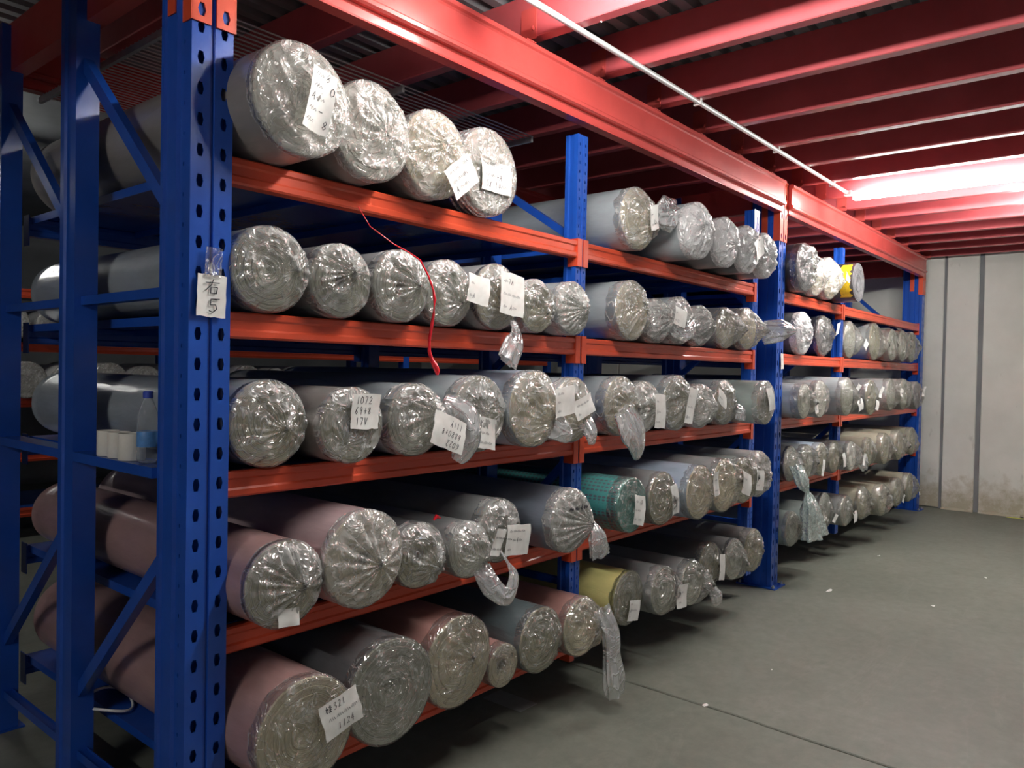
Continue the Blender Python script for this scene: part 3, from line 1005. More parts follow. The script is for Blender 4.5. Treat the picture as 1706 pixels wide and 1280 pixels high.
def bag_tail(root, pts, widths, seed, mat, flat=0.4, name='bag_tail', n=36):
    """gathered end of a plastic bag: pleated, flattened sleeve swept along a path"""
    P = [Vector(p) for p in pts]
    # resample
    path, ws = [], []
    seg = 6
    for i in range(len(P)-1):
        p0 = P[max(i-1, 0)]; p1 = P[i]; p2 = P[i+1]; p3 = P[min(i+2, len(P)-1)]
        for s in range(seg):
            t = s/seg
            q = 0.5*((2*p1)+(p2-p0)*t+(2*p0-5*p1+4*p2-p3)*t*t+(3*p1-p0-3*p2+p3)*t**3)
            path.append(q); ws.append(widths[i]*(1-t)+widths[i+1]*t)
    path.append(P[-1]); ws.append(widths[-1])
    m = MB(); vs_, fs = [], []
    for i, p in enumerate(path):
        d = (path[min(i+1, len(path)-1)]-path[max(i-1, 0)]).normalized()
        a = d.cross(Vector((0, 1, 0)))
        if a.length < .1: a = d.cross(Vector((0, 0, 1)))
        a.normalize(); b = a.cross(d).normalized()
        for k in range(n):
            t = 2*PI*k/n
            wv = 1 + 0.30*math.sin(7*t+seed+i*.05) * (0.55+0.5*noise.noise(Vector((i*.1, math.cos(t)*1.5, seed)))) + 0.26*noise.noise(Vector((math.cos(t)*2.6, math.sin(t)*2.6, i*.16+seed)))
            vs_.append(p + a*math.cos(t)*ws[i]*wv + b*math.sin(t)*ws[i]*flat*wv)
    for i in range(len(path)-1):
        for k in range(n):
            fs.append((i*n+k, i*n+(k+1) % n, (i+1)*n+(k+1) % n, (i+1)*n+k))
    m.add(vs_, fs)
    return m.build(name, mat, root, smooth=True)

def fabric_roll(X, Y, Z, r, body, end, kind, knot=(0, 0), film='film_clear', length=1.66, seed=0, label=None, group=None,
                oval=0.012, labels=(), tails=(), core=False, yaw=0.0, detail=1, bands=0):
    rg = random.Random(seed*13+5)
    root = empty('fabric_roll', (X, Y, Z), yaw)
    tag(root, label, 'fabric roll', group)
    R = outline(r, oval, rg.uniform(-.4, .4), seed*1.37)
    nt = 48 if detail else 32
    # cloth wound round the core: body with soft dents
    m = MB(); vs_, fs = [], []
    ny = 22 if detail else 10
    for i in range(ny+1):
        y = length*i/ny
        for j in range(nt):
            t = 2*PI*j/nt
            dent = 1 + 0.010*noise.noise(Vector((math.cos(t)*1.5, math.sin(t)*1.5, y*3.1+seed)))
            rr = R(t)*dent*(0.988 if i in (0, ny) else 1.0)
            # sag flat where it lies on the shelf
            z = rr*math.sin(t)
            z = max(z, -r*0.985)
            vs_.append((rr*math.cos(t), y + (0.004 if i == 0 else 0), z))
    for i in range(ny):
        for j in range(nt):
            fs.append((i*nt+(j+1) % nt, i*nt+j, (i+1)*nt+j, (i+1)*nt+(j+1) % nt))
    fs.append(tuple(ny*nt+j for j in range(nt)))
    m.add(vs_, fs)
    m.build('wound_fabric', 'fabric_'+body, root, smooth=True, loc=(0, 0, r))
    # wound layers at the front end, stepped unevenly, spiral slit towards the core
    m = MB(); vs_, fs = [], []
    rc = 0.024
    nr = 11 if detail else 8
    off = [rg.uniform(-.0022, .0022) for _ in range(nr+1)]
    prof = [(1.0, 0.006)]
    for i in range(nr):
        k = 1-(i+.5)/nr
        prof.append((k+.36/nr, off[i]-0.002)); prof.append((k-.36/nr, off[i]-0.002)); prof.append((k-.46/nr, off[i]+0.0))
    for k, y in prof:
        for j in range(nt):
            t = 2*PI*j/nt
            rr = rc + (R(t)*0.985-rc)*max(k, 0)
            wob = 1+0.035*noise.noise(Vector((math.cos(t)*1.2, math.sin(t)*1.2, k*5+seed)))*(1-k)*k*9
            vs_.append((rr*wob*math.cos(t), y+0.006*noise.noise(Vector((math.cos(t), math.sin(t), k*3+seed))) * (1-k) + 0.012*(1-k)**2, rr*wob*math.sin(t)))
    for i in range(len(prof)-1):
        for j in range(nt):
            fs.append((i*nt+j, i*nt+(j+1) % nt, (i+1)*nt+(j+1) % nt, (i+1)*nt+j))
    if not core:
        vs_.append((0, 0.02, 0)); c_ = len(vs_)-1; b_ = (len(prof)-1)*nt
        fs += [(b_+j, b_+(j+1) % nt, c_) for j in range(nt)]
    m.add(vs_, fs)
    m.build('roll_end', 'end_'+end, root, smooth=False, loc=(0, 0, r))
    if core:
        MB().lathe([(0.0, 0.16), (0.0195, 0.16), (0.0195, 0.006), (0.025, 0.004), (0.026, 0.03)], 18, (0, 0, 0), 'y').build('core_tube', 'core_board', root, smooth=False, loc=(0, 0, r))
    for b in range(bands):
        y0 = 0.012+b*0.024
        mm = MB(); vv, ff = [], []
        for yy, kk in ((y0, 1.012), (y0+.003, 1.035), (y0+.011, 1.04), (y0+.016, 1.012)):
            for j in range(nt):
                t = 2*PI*j/nt
                q = R(t)*(kk+0.012*noise.noise(Vector((math.cos(t)*4, math.sin(t)*4, b+seed))))
                vv.append((q*math.cos(t), yy+0.006*noise.noise(Vector((math.cos(t)*3, math.sin(t)*3, b*2+seed))), q*math.sin(t)))
        for i in range(3):
            for j in range(nt):
                ff.append((i*nt+j, i*nt+(j+1) % nt, (i+1)*nt+(j+1) % nt, (i+1)*nt+j))
        mm.add(vv, ff).build('film_band', 'film_dense', root, smooth=True, loc=(0, 0, r))
    if kind:
        film_cap(root, R, r, kind, knot, seed*3.1+.7, film, 96 if detail else 40)
    lift = {'flat': .022, 'star': .035, 'crumple': .060, 'bag': .08, 'loose': .078, None: .012}[kind]
    for k, lb in enumerate(labels):
        u, v, w, h, rot, lines, chh = lb[:7]
        opt = lb[7] if len(lb) > 7 else {}
        paper_label(root, (u*r, -lift-0.004*k-opt.get('out', 0), r+v*r), w*r, h*r, math.radians(rot), lines, chh*r, int(seed*7+k*3+11),
                    curl=0.006+0.05*r, flip=opt.get('flip', False), inkw=opt.get('ink', 0.0022))
    for k, tl in enumerate(tails):
        pts, ws, mt = tl[:3]
        bag_tail(root, [(a*r, -b, r+c*r) for a, b, c in pts], [q*r for q in ws], seed+k*2.2, mt, flat=tl[3] if len(tl) > 3 else .45)
    return root

POS = {
    '1N': [(1.325,-0.13,0.162),(1.633,-0.07,0.159),(1.943,-0.045,0.157),(2.262,-0.02,0.166),(3.34,-0.05,0.156),(3.769,-0.168,0.149),(4.146,-0.149,0.143),(4.451,-0.148,0.143),(4.737,-0.141,0.142)],
    '1R': [(5.645,-0.073,0.176),(5.982,-0.037,0.157),(6.31,-0.037,0.168),(6.642,-0.162,0.162)],
    '2N': [(1.309,-0.003,0.13),(1.554,-0.024,0.119),(1.797,-0.04,0.125),(2.045,-0.019,0.124),(2.299,-0.039,0.13),(2.541,-0.048,0.112),(2.77,-0.072,0.118),(3.308,-0.047,0.149),(3.573,-0.042,0.115),(3.819,-0.045,0.13),(4.064,-0.045,0.116),(4.52,0.012,0.129),(4.787,-0.014,0.137)],
    '2R': [(5.825,-0.009,0.16),(6.445,0.045,0.168),(7.099,0.031,0.166),(7.83,0.016,0.179),(8.17,-0.058,0.158),(8.49,-0.075,0.16),(8.815,-0.087,0.16)],
    '3N': [(1.317,0.013,0.134),(1.574,-0.065,0.123),(1.865,-0.048,0.129),(2.143,-0.099,0.144),(2.445,-0.124,0.156),(2.744,-0.1,0.142),(3.226,-0.047,0.146),(3.507,-0.015,0.134),(3.792,-0.051,0.15),(4.068,-0.057,0.126),(4.416,-0.039,0.138),(4.717,-0.176,0.138)],
    '3R': [(5.585,-0.113,0.128),(5.86,-0.135,0.14),(6.339,-0.183,0.153),(6.652,-0.273,0.144),(7.773,-0.152,0.15),(8.077,-0.192,0.15),(8.368,-0.242,0.137)],
    '4N': [(1.310,-0.10,0.130),(1.594,-0.115,0.157),(1.866,-0.08,0.116),(2.082,-0.116,0.104),(2.335,-0.043,0.128),(2.672,-0.152,0.137),(3.207,-0.127,0.134),(3.48,-0.144,0.136),(3.762,-0.208,0.145),(4.06,-0.211,0.151),(4.431,-0.165,0.14),(4.735,-0.138,0.146)],
    '4R': [(5.592,-0.023,0.13),(5.852,-0.05,0.129),(6.11,-0.07,0.129),(6.368,-0.089,0.129),(6.618,-0.145,0.122),(7.023,-0.17,0.127),(7.353,-0.217,0.138),(7.833,-0.217,0.14),(8.492,-0.184,0.138)],
    '5N': [(1.349,-0.16,0.165),(1.692,-0.142,0.177),(2.043,-0.11,0.169),(2.289,-0.115,0.085),(2.504,-0.133,0.135),(2.766,-0.153,0.13),(3.264,-0.088,0.134),(3.526,-0.138,0.126),(3.776,-0.169,0.122),(4.163,-0.084,0.133),(4.424,-0.119,0.125),(4.688,-0.129,0.136)],
    '5R': [(5.588,-0.046,0.128),(5.865,-0.117,0.147),(6.386,-0.019,0.15),(6.664,-0.103,0.13),(7.087,-0.117,0.146),(7.404,-0.196,0.145),(8.065,-0.164,0.139),(8.47,-0.179,0.144)],
}
NL = {'1': 4, '2': 7, '3': 6, '4': 6, '5': 6}
# style per roll: body, end, film kind, knot, film material, extras, look for the label
def S(body, end, kind, knot=(0, 0), film='film_creased', look=None, **kw):
    return dict(body=body, end=end, kind=kind, knot=knot, film=film, look=look, kw=kw)
scr = ['~~', '~~~', '~~']
STY = {
 '1N': [
  S('brown grey','pale','crumple',(.1,.1),'film_milky','large roll with a long torn label', labels=[(.08,-.08,.52,1.15,-13,['~8','~ 0','A~','~-','~ 8'],.16,{'out':.005})]),
  S('brown grey','pale','crumple',(.2,-.1),'film_milky','cream-ended roll under crinkled film'),
  S('brown grey','cream','crumple',(.1,.2),'film_milky','roll with a tilted label low right', labels=[(.48,-.45,.95,.72,38,['~~ ~','~~~','A~~'],.16)]),
  S('dark grey','olive','flat',(0,0),'film_milky','roll with a banded bag and square label', bands=4, labels=[(.1,-.12,1.05,.72,0,['~~ -','~~+A','5X 14~'],.15)]),
  S('blue grey','cream','loose',(.2,-.2),'film_creased','blue grey roll with a flared bag end', labels=[(.15,.0,.5,.75,20,['~','~'],.12)],
    tails=[([(.75,.04,.15),(1.25,.06,.3),(1.75,.05,.45)],[.25,.5,.42],'film_tail',.5)]),
  S('blue grey','pale','crumple',(0,.2),'film_dense','blue grey roll with silvery crumpled film'),
  S('grey','pale','crumple',(.1,-.1),'film_dense','roll with white crumpled film'),
  S('dark grey','pale','crumple',(.1,.3),'film_dense','roll with a folded paper label', labels=[(.1,.0,.85,.8,30,[],.1)]),
  S('dark grey','pale','crumple',(0,0),'film_dense','white-ended roll'),
 ],
 '2N': [
  S('blue grey','grey','loose',(.3,-.05),'film_creased','blue grey roll in loose shiny film'),
  S('grey','grey','star',(.1,.2),'film_creased','grey roll with gathered film', core=True),
  S('grey','grey','star',(.3,0),'film_creased','grey roll with a torn hole in its film', core=True),
  S('grey','grey','crumple',(.2,-.3),'film_creased','grey roll beside the red ribbon', labels=[(.62,.12,.95,.85,-8,['~','~A'],.14,{'out':.02})]),
  S('grey','olive','crumple',(.1,-.5),'film_creased','grey roll with a big label and white tail', labels=[(.08,.05,1.1,1.25,-6,['~7A','~~~~','~CA~'],.16,{'out':.01})],
    tails=[([(.3,.05,-.7),(.28,.07,-1.0),(.18,.08,-1.35),(-.2,.08,-1.95)],[.10,.16,.34,.42],'film_tail',.4)]),
  S('blue grey','olive','crumple',(.2,-.3),'film_creased','plain grey roll'),
  S('blue grey','grey','star',(.2,0),'film_milky','grey roll against the narrow post'),
  S('blue grey','cream','crumple',(.2,.2),'film_creased','wide blue grey roll'),
  S('dark grey','dark','loose',(.2,.1),'film_milky','dark roll with a white label', labels=[(.3,.15,1.1,.8,-10,['~','~12'],.14,{'out':.03})],
    tails=[([(.5,.06,-.3),(1.2,.09,-.45),(1.9,.09,-.1)],[.35,.4,.3],'film_tail',.5)]),
  S('blue grey','dark','crumple',(.2,-.2),'film_milky','roll with shiny silver film'),
  S('black','dark','loose',(-.2,.2),'film_milky','dark roll in crumpled film'),
  S('grey','olive','bag',(.7,-.1),'film_creased','grey roll with a pointed film end'),
  S('grey','cream','bag',(.6,-.1),'film_creased','grey roll with a bag end sticking out', tails=[([(.7,.07,-.1),(1.3,.16,-.05),(2.0,.22,.0)],[.5,.42,.05],'film_tail',.6)]),
 ],
 '3N': [
  S('blue grey','olive','loose',(.1,-.1),'film_creased','blue grey roll with crumpled film'),
  S('brown grey','olive','flat',(-.3,-.5),'film_creased','brown grey roll with a numbered square label', core=True, labels=[(.28,.36,.92,.92,-2,['1072','69+8','17V'],.19)]),
  S('blue grey','grey','loose',(.2,.2),'film_creased','roll with a tilted label and bulging bag', labels=[(.12,-.28,1.25,.88,-20,['6022','8880+8','111Y'],.17,{'flip':True,'out':.075})],
    tails=[([(.55,.05,.35),(1.05,.09,-.1),(1.2,.09,-.7),(1.0,.08,-1.15)],[.42,.60,.52,.2],'film_tail',.5)]),
  S('blue grey','olive','flat',(0,.1),'film_creased','roll with clear rings and low label', labels=[(.06,-.5,1.0,.8,-10,['~Y','~~~','~~~~'],.14)]),
  S('light blue','cream','crumple',(.5,-.4),'film_creased','light blue roll', labels=[(.6,.2,.85,.75,8,['~~','~','~'],.13,{'out':.02})],
    tails=[([(.4,.04,-.45),(.75,.07,-.6),(.95,.07,-.5)],[.3,.28,.1],'film_tail',.5)]),
  S('blue grey','cream','crumple',(.2,-.5),'film_creased','roll covering the narrow post', labels=[(.05,.12,1.0,.62,18,['~~~~','~'],.12)],
    tails=[([(.25,.04,-.35),(.4,.06,-.7),(.45,.06,-1.05)],[.3,.26,.12],'film_tail',.5)]),
  S('blue grey','cream','star',(.6,-.1),'film_creased','blue grey roll with a long drooping bag',
    tails=[([(-.55,.06,-.1),(-.2,.08,-.8),(.05,.09,-1.3),(.15,.08,-1.75)],[.45,.55,.38,.12],'film_tail',.45)]),
  S('dark grey','grey','crumple',(.2,0),'film_milky','roll with a hanging handwritten tag', labels=[(.15,-.15,.8,1.3,-4,['~','8~','~~'],.16,{'out':.02})]),
  S('blue grey','olive','crumple',(.2,.2),'film_creased','blue grey roll with a tall label', labels=[(.25,-.1,.62,1.3,-8,['~','~~','A~'],.15)]),
  S('grey','grey','loose',(.2,0),'film_milky','roll with a crumpled bag and label', labels=[(.55,.35,.95,.6,-30,['~~'],.14,{'out':.02})]),
  S('blue grey','olive','crumple',(.3,-.3),'film_creased','roll with a small knotted bag', tails=[([(.3,.05,-.2),(.55,.07,-.4),(.5,.07,-.75)],[.12,.3,.3],'film_tail',.6)]),
  S('sage','olive','flat',(0,0),'film_creased','smooth grey green roll next to the middle column', labels=[(.15,.15,.7,1.05,8,['~','~'],.15)]),
 ],
 '4N': [
  S('brown pink','olive','star',(.25,-.05),'film_creased','brown pink roll', labels=[(-.05,-.68,.55,.4,-6,[],.1)]),
  S('pale pink','cream','star',(.15,-.1),'film_milky','large pale pink roll with gathered film', core=True),
  S('dark grey','olive','loose',(.2,-.3),'film_creased','dark grey roll with dark crumpled film', core=True),
  S('grey','grey','loose',(.1,-.3),'film_creased','grey roll with a looping bag tail', labels=[(.45,.35,.5,.95,-12,['~~~~','~~~'],.14,{'out':.02})],
    tails=[([(.1,.05,-.6),(.35,.08,-1.2),(.95,.10,-1.65),(1.45,.09,-1.1),(1.35,.07,-.6),(.9,.03,.3)],[.35,.36,.30,.24,.06,.03],'film_tail',.5)]),
  S('grey','grey','crumple',(.1,.1),'film_creased','grey roll with a large label', labels=[(.32,-.27,1.15,.95,-6,['~~~~','  ~4~','~'],.15)]),
  S('slate blue','grey','star',(.72,-.15),'film_milky','slate blue roll tied with a knotted bag',
    tails=[([(.70,.035,-.1),(.78,.05,-.22),(.85,.06,-.55),(1.0,.06,-1.15)],[.08,.10,.34,.42],'film_tail',.55)]),
  S('teal','teal','flat',(0,0),'film_clear','teal roll with printed dots', labels=[(.25,-.2,.75,1.05,-12,['~','~~','~ ~'],.16)]),
  S('grey','olive','crumple',(.1,0),'film_clear','beige grey roll with a twisted label', labels=[(.1,.0,.5,1.1,6,['~','~'],.14)]),
  S('light blue','cream','crumple',(.3,-.1),'film_clear','light blue roll with a narrow label', labels=[(.6,.3,.42,.9,10,['~','~'],.13)]),
  S('grey','cream','loose',(.2,.2),'film_clear','grey roll with a folded label', labels=[(.4,.1,.8,.8,-18,['~~','~'],.15,{'out':.02})]),
  S('sage','olive','loose',(.2,.1),'film_clear','sage grey roll with a square label', labels=[(.35,.0,.8,.85,-6,['~','~~'],.15)]),
  S('grey','olive','crumple',(.2,0),'film_milky','olive-ended roll beside the middle column'),
 ],
 '5N': [
  S('brown pink','cream','flat',(-.4,-.6),'film_clear','brown pink roll cut off by the picture edge', labels=[(.62,.2,.85,.68,14,['G321','~~~~~','  1124'],.13,{'out':.01})]),
  S('dark grey','grey','flat',(.1,.2),'film_clear','large dark grey roll', oval=.03),
  S('pink','cream','star',(.15,.1),'film_clear','large pink roll'),
  S('pink','cream','flat',(.4,.5),'film_clear','small thin pink roll', core=True),
  S('dark teal','olive','crumple',(.2,0),'film_clear','dark teal grey roll'),
  S('pink','cream','loose',(.3,.1),'film_clear','pink roll with a long hanging bag tail',
    tails=[([(.45,.06,.5),(.65,.09,-.1),(.72,.10,-.9),(.85,.10,-1.7),(.95,.10,-2.35)],[.40,.36,.36,.45,.40],'film_tail',.6)]),
  S('yellow','olive','flat',(0,0),'film_clear','yellow roll', labels=[(.1,-.45,.75,.75,-10,['~','A~~','-'],.15)]),
  S('grey','grey','loose',(.1,0),'film_clear','grey roll with a white label', labels=[(.35,-.15,.85,.95,-5,['~~','~'],.14,{'out':.01})]),
  S('grey','grey','loose',(.5,-.1),'film_clear','grey roll with a tied bag tail',
    tails=[([(.5,.05,-.1),(.75,.07,-.3),(1.05,.08,-.7),(1.2,.08,-1.05)],[.12,.2,.36,.22],'film_tail',.6)]),
  S('dark grey','olive','crumple',(.1,0),'film_clear','dark grey roll with a pale label', labels=[(.3,-.1,.55,1.1,-10,['~'],.13)]),
  S('grey','grey','loose',(.1,-.2),'film_clear','grey roll'),
  S('grey','olive','crumple',(.1,0),'film_clear','grey roll nearest the middle column foot'),
 ],
 '1R': [
  S('black','dark','loose',(.2,.3),'film_clear','black roll in silvery crumpled film'),
  S('grey','cream','loose',(.3,.1),'film_milky','roll in a cream crumpled bag'),
  S('grey','cream','bag',(.4,-.1),'film_milky','roll with loose film and paper', labels=[(.5,.1,.6,.35,-25,[],.1,{'out':.03})]),
  S('black','dark',None,(.3,-.1),'film_clear','dark glossy roll with a yellow patch'),
 ],
 '2R': [
  S('dark grey','grey','crumple',(.1,.2),'film_dense','dark roll with silver film'),
  S('black','dark','loose',(.1,.1),'film_clear','black roll with a white label', labels=[(.25,.35,.5,.5,20,[],.1,{'out':.02})]),
  S('grey','grey','bag',(.3,0),'film_clear','roll in a bulging crumpled bag', labels=[(.6,-.25,.55,.5,-30,[],.1,{'out':.03})]),
  S('grey','olive','bag',(.5,-.2),'film_clear','roll with a long stretched bag end'),
  S('brown grey','grey','crumple',(0,0),'film_clear','brown grey roll'),
  S('brown grey','grey','loose',(.1,0),'film_clear','roll with a wrinkled bag'),
  S('grey','grey','loose',(0,0),'film_clear','last roll by the far column'),
 ],
 '3R': [
  S('blue grey','grey','loose',(.3,-.1),'film_clear','roll next to the middle column', labels=[(.4,-.35,.5,.6,10,['~'],.12)]),
  S('grey','pale','crumple',(.2,0),'film_clear','pale-ended roll'),
  S('blue grey','grey','loose',(.2,-.2),'film_clear','blue grey roll with papers', labels=[(.2,-.45,.8,.6,15,['~~'],.12,{'out':.01}),(.0,.5,.5,.35,-20,[],.1)]),
  S('dark grey','olive','crumple',(.2,0),'film_clear','roll with two small labels', labels=[(-.3,-.4,.6,.55,-10,['~'],.12),(.55,.3,.5,.7,-15,['~'],.12)]),
  S('grey','grey','loose',(.2,.1),'film_clear','roll with a white label', labels=[(.3,.1,.7,.5,-15,['~~'],.12,{'out':.01})]),
  S('brown grey','grey','loose',(.1,0),'film_clear','brown grey wrapped roll'),
  S('brown grey','dark','crumple',(0,.2),'film_clear','last roll by the far column', labels=[(.2,.3,.7,.7,0,[],.1)]),
 ],
 '4R': [
  S('dark grey','grey','loose',(.2,-.3),'film_clear','roll with a long green bag hanging from it',
    tails=[([(-.1,.05,-.2),(-.3,.10,-.9),(-.15,.13,-1.45),(.0,.15,-2.4),(.25,.16,-3.9)],[.62,.50,.14,.72,.95],'film_green',.6)]),
  S('blue grey','grey','loose',(.3,-.1),'film_clear','roll with a curled tag', labels=[(.55,-.35,.42,.95,-8,['~','~'],.14,{'out':.02})]),
  S('light blue','olive','crumple',(.1,.1),'film_clear','pale blue roll'),
  S('grey','olive','crumple',(.2,-.1),'film_clear','roll with a folded tag', labels=[(.1,-.2,.5,.9,12,['~'],.14,{'out':.01})]),
  S('grey','pale','loose',(.3,-.2),'film_clear','roll with a triangular tag and bag', labels=[(.25,-.2,.55,.8,-12,[],.1,{'out':.02})],
    tails=[([(.5,.05,-.3),(1.0,.07,-.5),(1.45,.07,-.55)],[.4,.5,.25],'film_tail',.5)]),
  S('beige','olive','crumple',(.1,0),'film_clear','beige roll'),
  S('beige','olive','loose',(.1,0),'film_clear','beige wrapped roll'),
  S('beige','olive','loose',(.2,-.1),'film_clear','beige roll with shiny film'),
  S('beige','olive','crumple',(.1,-.2),'film_clear','last beige roll by the far column'),
 ],
 '5R': [
  S('sage','grey','crumple',(.1,0),'film_clear','grey green roll behind the hanging bag'),
  S('sage','olive','loose',(.1,0),'film_clear','grey green roll'),
  S('grey','grey','crumple',(.2,0),'film_clear','recessed grey roll', labels=[(.5,-.4,.5,.5,-20,[],.1)]),
  S('grey','grey','crumple',(.1,0),'film_clear','grey roll with a label', labels=[(.3,-.4,.7,.75,12,['~','~'],.14)]),
  S('beige','olive','loose',(.1,-.2),'film_clear','beige roll'),
  S('beige','olive','loose',(.1,0),'film_clear','beige wrapped roll'),
  S('beige','olive','crumple',(.1,0),'film_clear','beige roll with a pink tag', labels=[(-.1,-.4,.4,.6,-20,['~'],.14)]),
  S('beige','olive','loose',(.1,0),'film_clear','last beige roll by the far column', labels=[(.6,-.3,.3,.5,0,[],.1)]),
 ],
}
ORD = ['first', 'second', 'third', 'fourth', 'fifth', 'sixth', 'seventh', 'eighth', 'ninth']
LVL = {'1': 'top', '2': 'second', '3': 'third', '4': 'fourth', '5': 'bottom'}
seed = 1
ROLLS = {}
for key in ('1N', '2N', '3N', '4N', '5N', '1R', '2R', '3R', '4R', '5R'):
    lv = key[0]; zs = SH[int(lv)-1]
    for i, ((X, Y, r), st) in enumerate(zip(POS[key], STY[key])):
        if key[1] == 'N':
            near = i < NL[lv]
            bay = 'nearest' if near else 'middle'
            k = i if near else i-NL[lv]
        else:
            bay, k = 'farthest', i
        label = '%s, %s from left, %s shelf, %s bay' % (st['look'], ORD[k], LVL[lv], bay)
        kw = dict(st['kw'])
        rl = fabric_roll(X, Y, zs+0.001, r, st['body'], st['end'], st['kind'], st['knot'], st['film'], length=1.545-Y-0.05*((seed*37) % 10)/10,
                    seed=seed, label=label, group='fabric rolls on the blue and red rack', detail=1 if key[1] == 'N' else 0, **kw)
        ROLLS[(key, i)] = rl
        seed += 1

# yellow patch on the dark roll of the farthest bay
def yellow_patch():
    r = POS['1R'][3][2]
    m = MB(); vs_, fs = [], []
    n = 18
    for i in range(n+1):
        t = math.radians(125 + 105*i/n)
        for y in (0.10+0.02*noise.noise(Vector((i*.7, 2, 0))), 0.02+0.025*noise.noise(Vector((i*.9, 7, 0)))):
            vs_.append((r*1.022*math.cos(t), y, r+r*1.022*math.sin(t)))
    for i in range(n):
        fs.append((2*i, 2*i+1, 2*i+3, 2*i+2))
    m.add(vs_, fs)
    paper_label(ROLLS[('1R', 3)], (-r*.72, .13, r*1.76), .13, .05, 0, None, .01, 5, tilt=-.9, curl=.002)
    m.build('yellow_patch', 'yellow_tape', ROLLS[('1R', 3)], smooth=True)
yellow_patch()

# writing straight on the knotted bag (felt pen)
def pen_on_bag():
    root = ROLLS[('4N', 5)]; r = POS['4N'][5][2]
    k = MB()
    for pl in strokes(['~~4~', ], 1.2*r, .5*r, .22*r, 77):
        pts = [(a, b) for a, b in pl]
        for (a, b), (c, d) in zip(pts, pts[1:]):
            k.bar((a-.1*r, -.047, r*1.42+b), (c-.1*r, -.047, r*1.42+d), .0015, .003, (0, 1, 0))
    k.build('handwriting', 'ink', root)
pen_on_bag()

# ------------------------------------------------------------------ rack across the rear aisle
def rear_rack():
    rr = empty('storage_rack', (1.6, 5.25, 0))
    tag(rr, 'distant rack across the rear aisle, glimpsed between shelves with orange beams', 'rack')
    ox, oy = 1.6, 5.25
    for x in (1.6, 4.0, 6.6, 9.6):
        for y in (5.25, 6.3):
            m = MB().prism([(x-ox, y-oy), (x-ox+.1, y-oy), (x-ox+.1, y-oy+.09), (x-ox+.085, y-oy+.09), (x-ox+.085, y-oy+.02), (x-ox+.015, y-oy+.02), (x-ox+.015, y-oy+.09), (x-ox, y-oy+.09)], 'z', 0, 2.85)
            m.build('upright', 'blue_steel', rr)
    for zt in SH:
        for a, b in ((1.7, 4.0), (4.1, 6.6), (6.7, 9.6)):
            MB().prism([(0, zt-.078), (.04, zt-.078), (.04, zt-.02), (.02, zt-.02), (.02, zt), (-.006, zt), (-.006, zt-.02), (0, zt-.026), (0, zt-.05), (-.006, zt-.056)], 'x', a-ox, b-ox).build('shelf_beam', 'red_steel', rr)
            MB().box((a-ox, .045, zt-.03), (b-ox, 1.0, zt-.004)).build('shelf_panel', 'blue_steel', rr)
rear_rack()
ORD12 = ORD + ['tenth', 'eleventh', 'twelfth']
k = 0
for lv, xs in ((2, (2.0, 2.33, 2.66, 2.99, 3.32, 3.65, 4.35, 4.68, 5.01, 8.5, 8.83, 9.16)), (1, (2.2, 2.54, 2.88, 3.22))):
    for i, x in enumerate(xs):
        r = 0.148 + 0.006*math.sin(x*9)
        lab = '%s pale roll from left on the distant rear rack, %s shelf, seen through gaps' % (ORD12[i], LVL[str(lv+1)])
        fabric_roll(x, 5.12, SH[lv]+.001, r, 'white' if lv == 2 else 'grey', 'pale', 'flat', (0, 0), 'film_milky', length=1.2, seed=200+k,
                    label=lab, group='rolls on the distant rear rack, %s shelf' % LVL[str(lv+1)], detail=0, core=False)
        k += 1

# ------------------------------------------------------------------ small things
# paper sign on the near column
sg = paper_label(None, (1.118, -0.0125, 1.692), 0.086, 0.118, math.radians(-2), None, 0.05, 3, curl=0.003, name='paper_sign')
def sign_text():
    k = MB()
    pls = []
    for pl in GL['R']:
        pls.append([(-.024+a*.046, .004+b*.042) for a, b in pl])
    for pl in GL['5']:
        pls.append([(-.012+a*.032, -.046+b*.036) for a, b in pl])
    pls.append([(-.002, -.010), (.022, -.008)])
    for pts in pls:
        for (a, b), (c, d) in zip(pts, pts[1:]):
            k.bar((a, -.0042, b), (c, -.0042, d), .0012, .0026, (0, 1, 0))
    k.build('handwriting', 'ink', sg)
    k = MB()
    vs_, fs = [], []
    for j in range(7):
        for i in range(4):
            x = (i/3-.5)*.05 + .004*noise.noise(Vector((j, i, 1))); z = .05 + j*.014
            vs_.append((x, -.003-.004*abs(noise.noise(Vector((i*1.3, j*1.1, 4)))), z))
    for j in range(6):
        for i in range(3):
            a = j*4+i
            fs.append((a, a+1, a+5, a+4))
    k.add(vs_, fs).build('clear_tape', 'film_clear', sg, smooth=True)
sign_text()
tag(sg, 'white paper sign with handwritten characters taped to the near blue column', 'sign')
sg2 = paper_label(None, (5.418, -0.011, 1.60), 0.05, 0.11, 0.03, ['~', '~'], 0.015, 9, curl=0.004, name='paper_sign')
tag(sg2, 'small blank-looking paper slip on the middle blue column', 'sign')

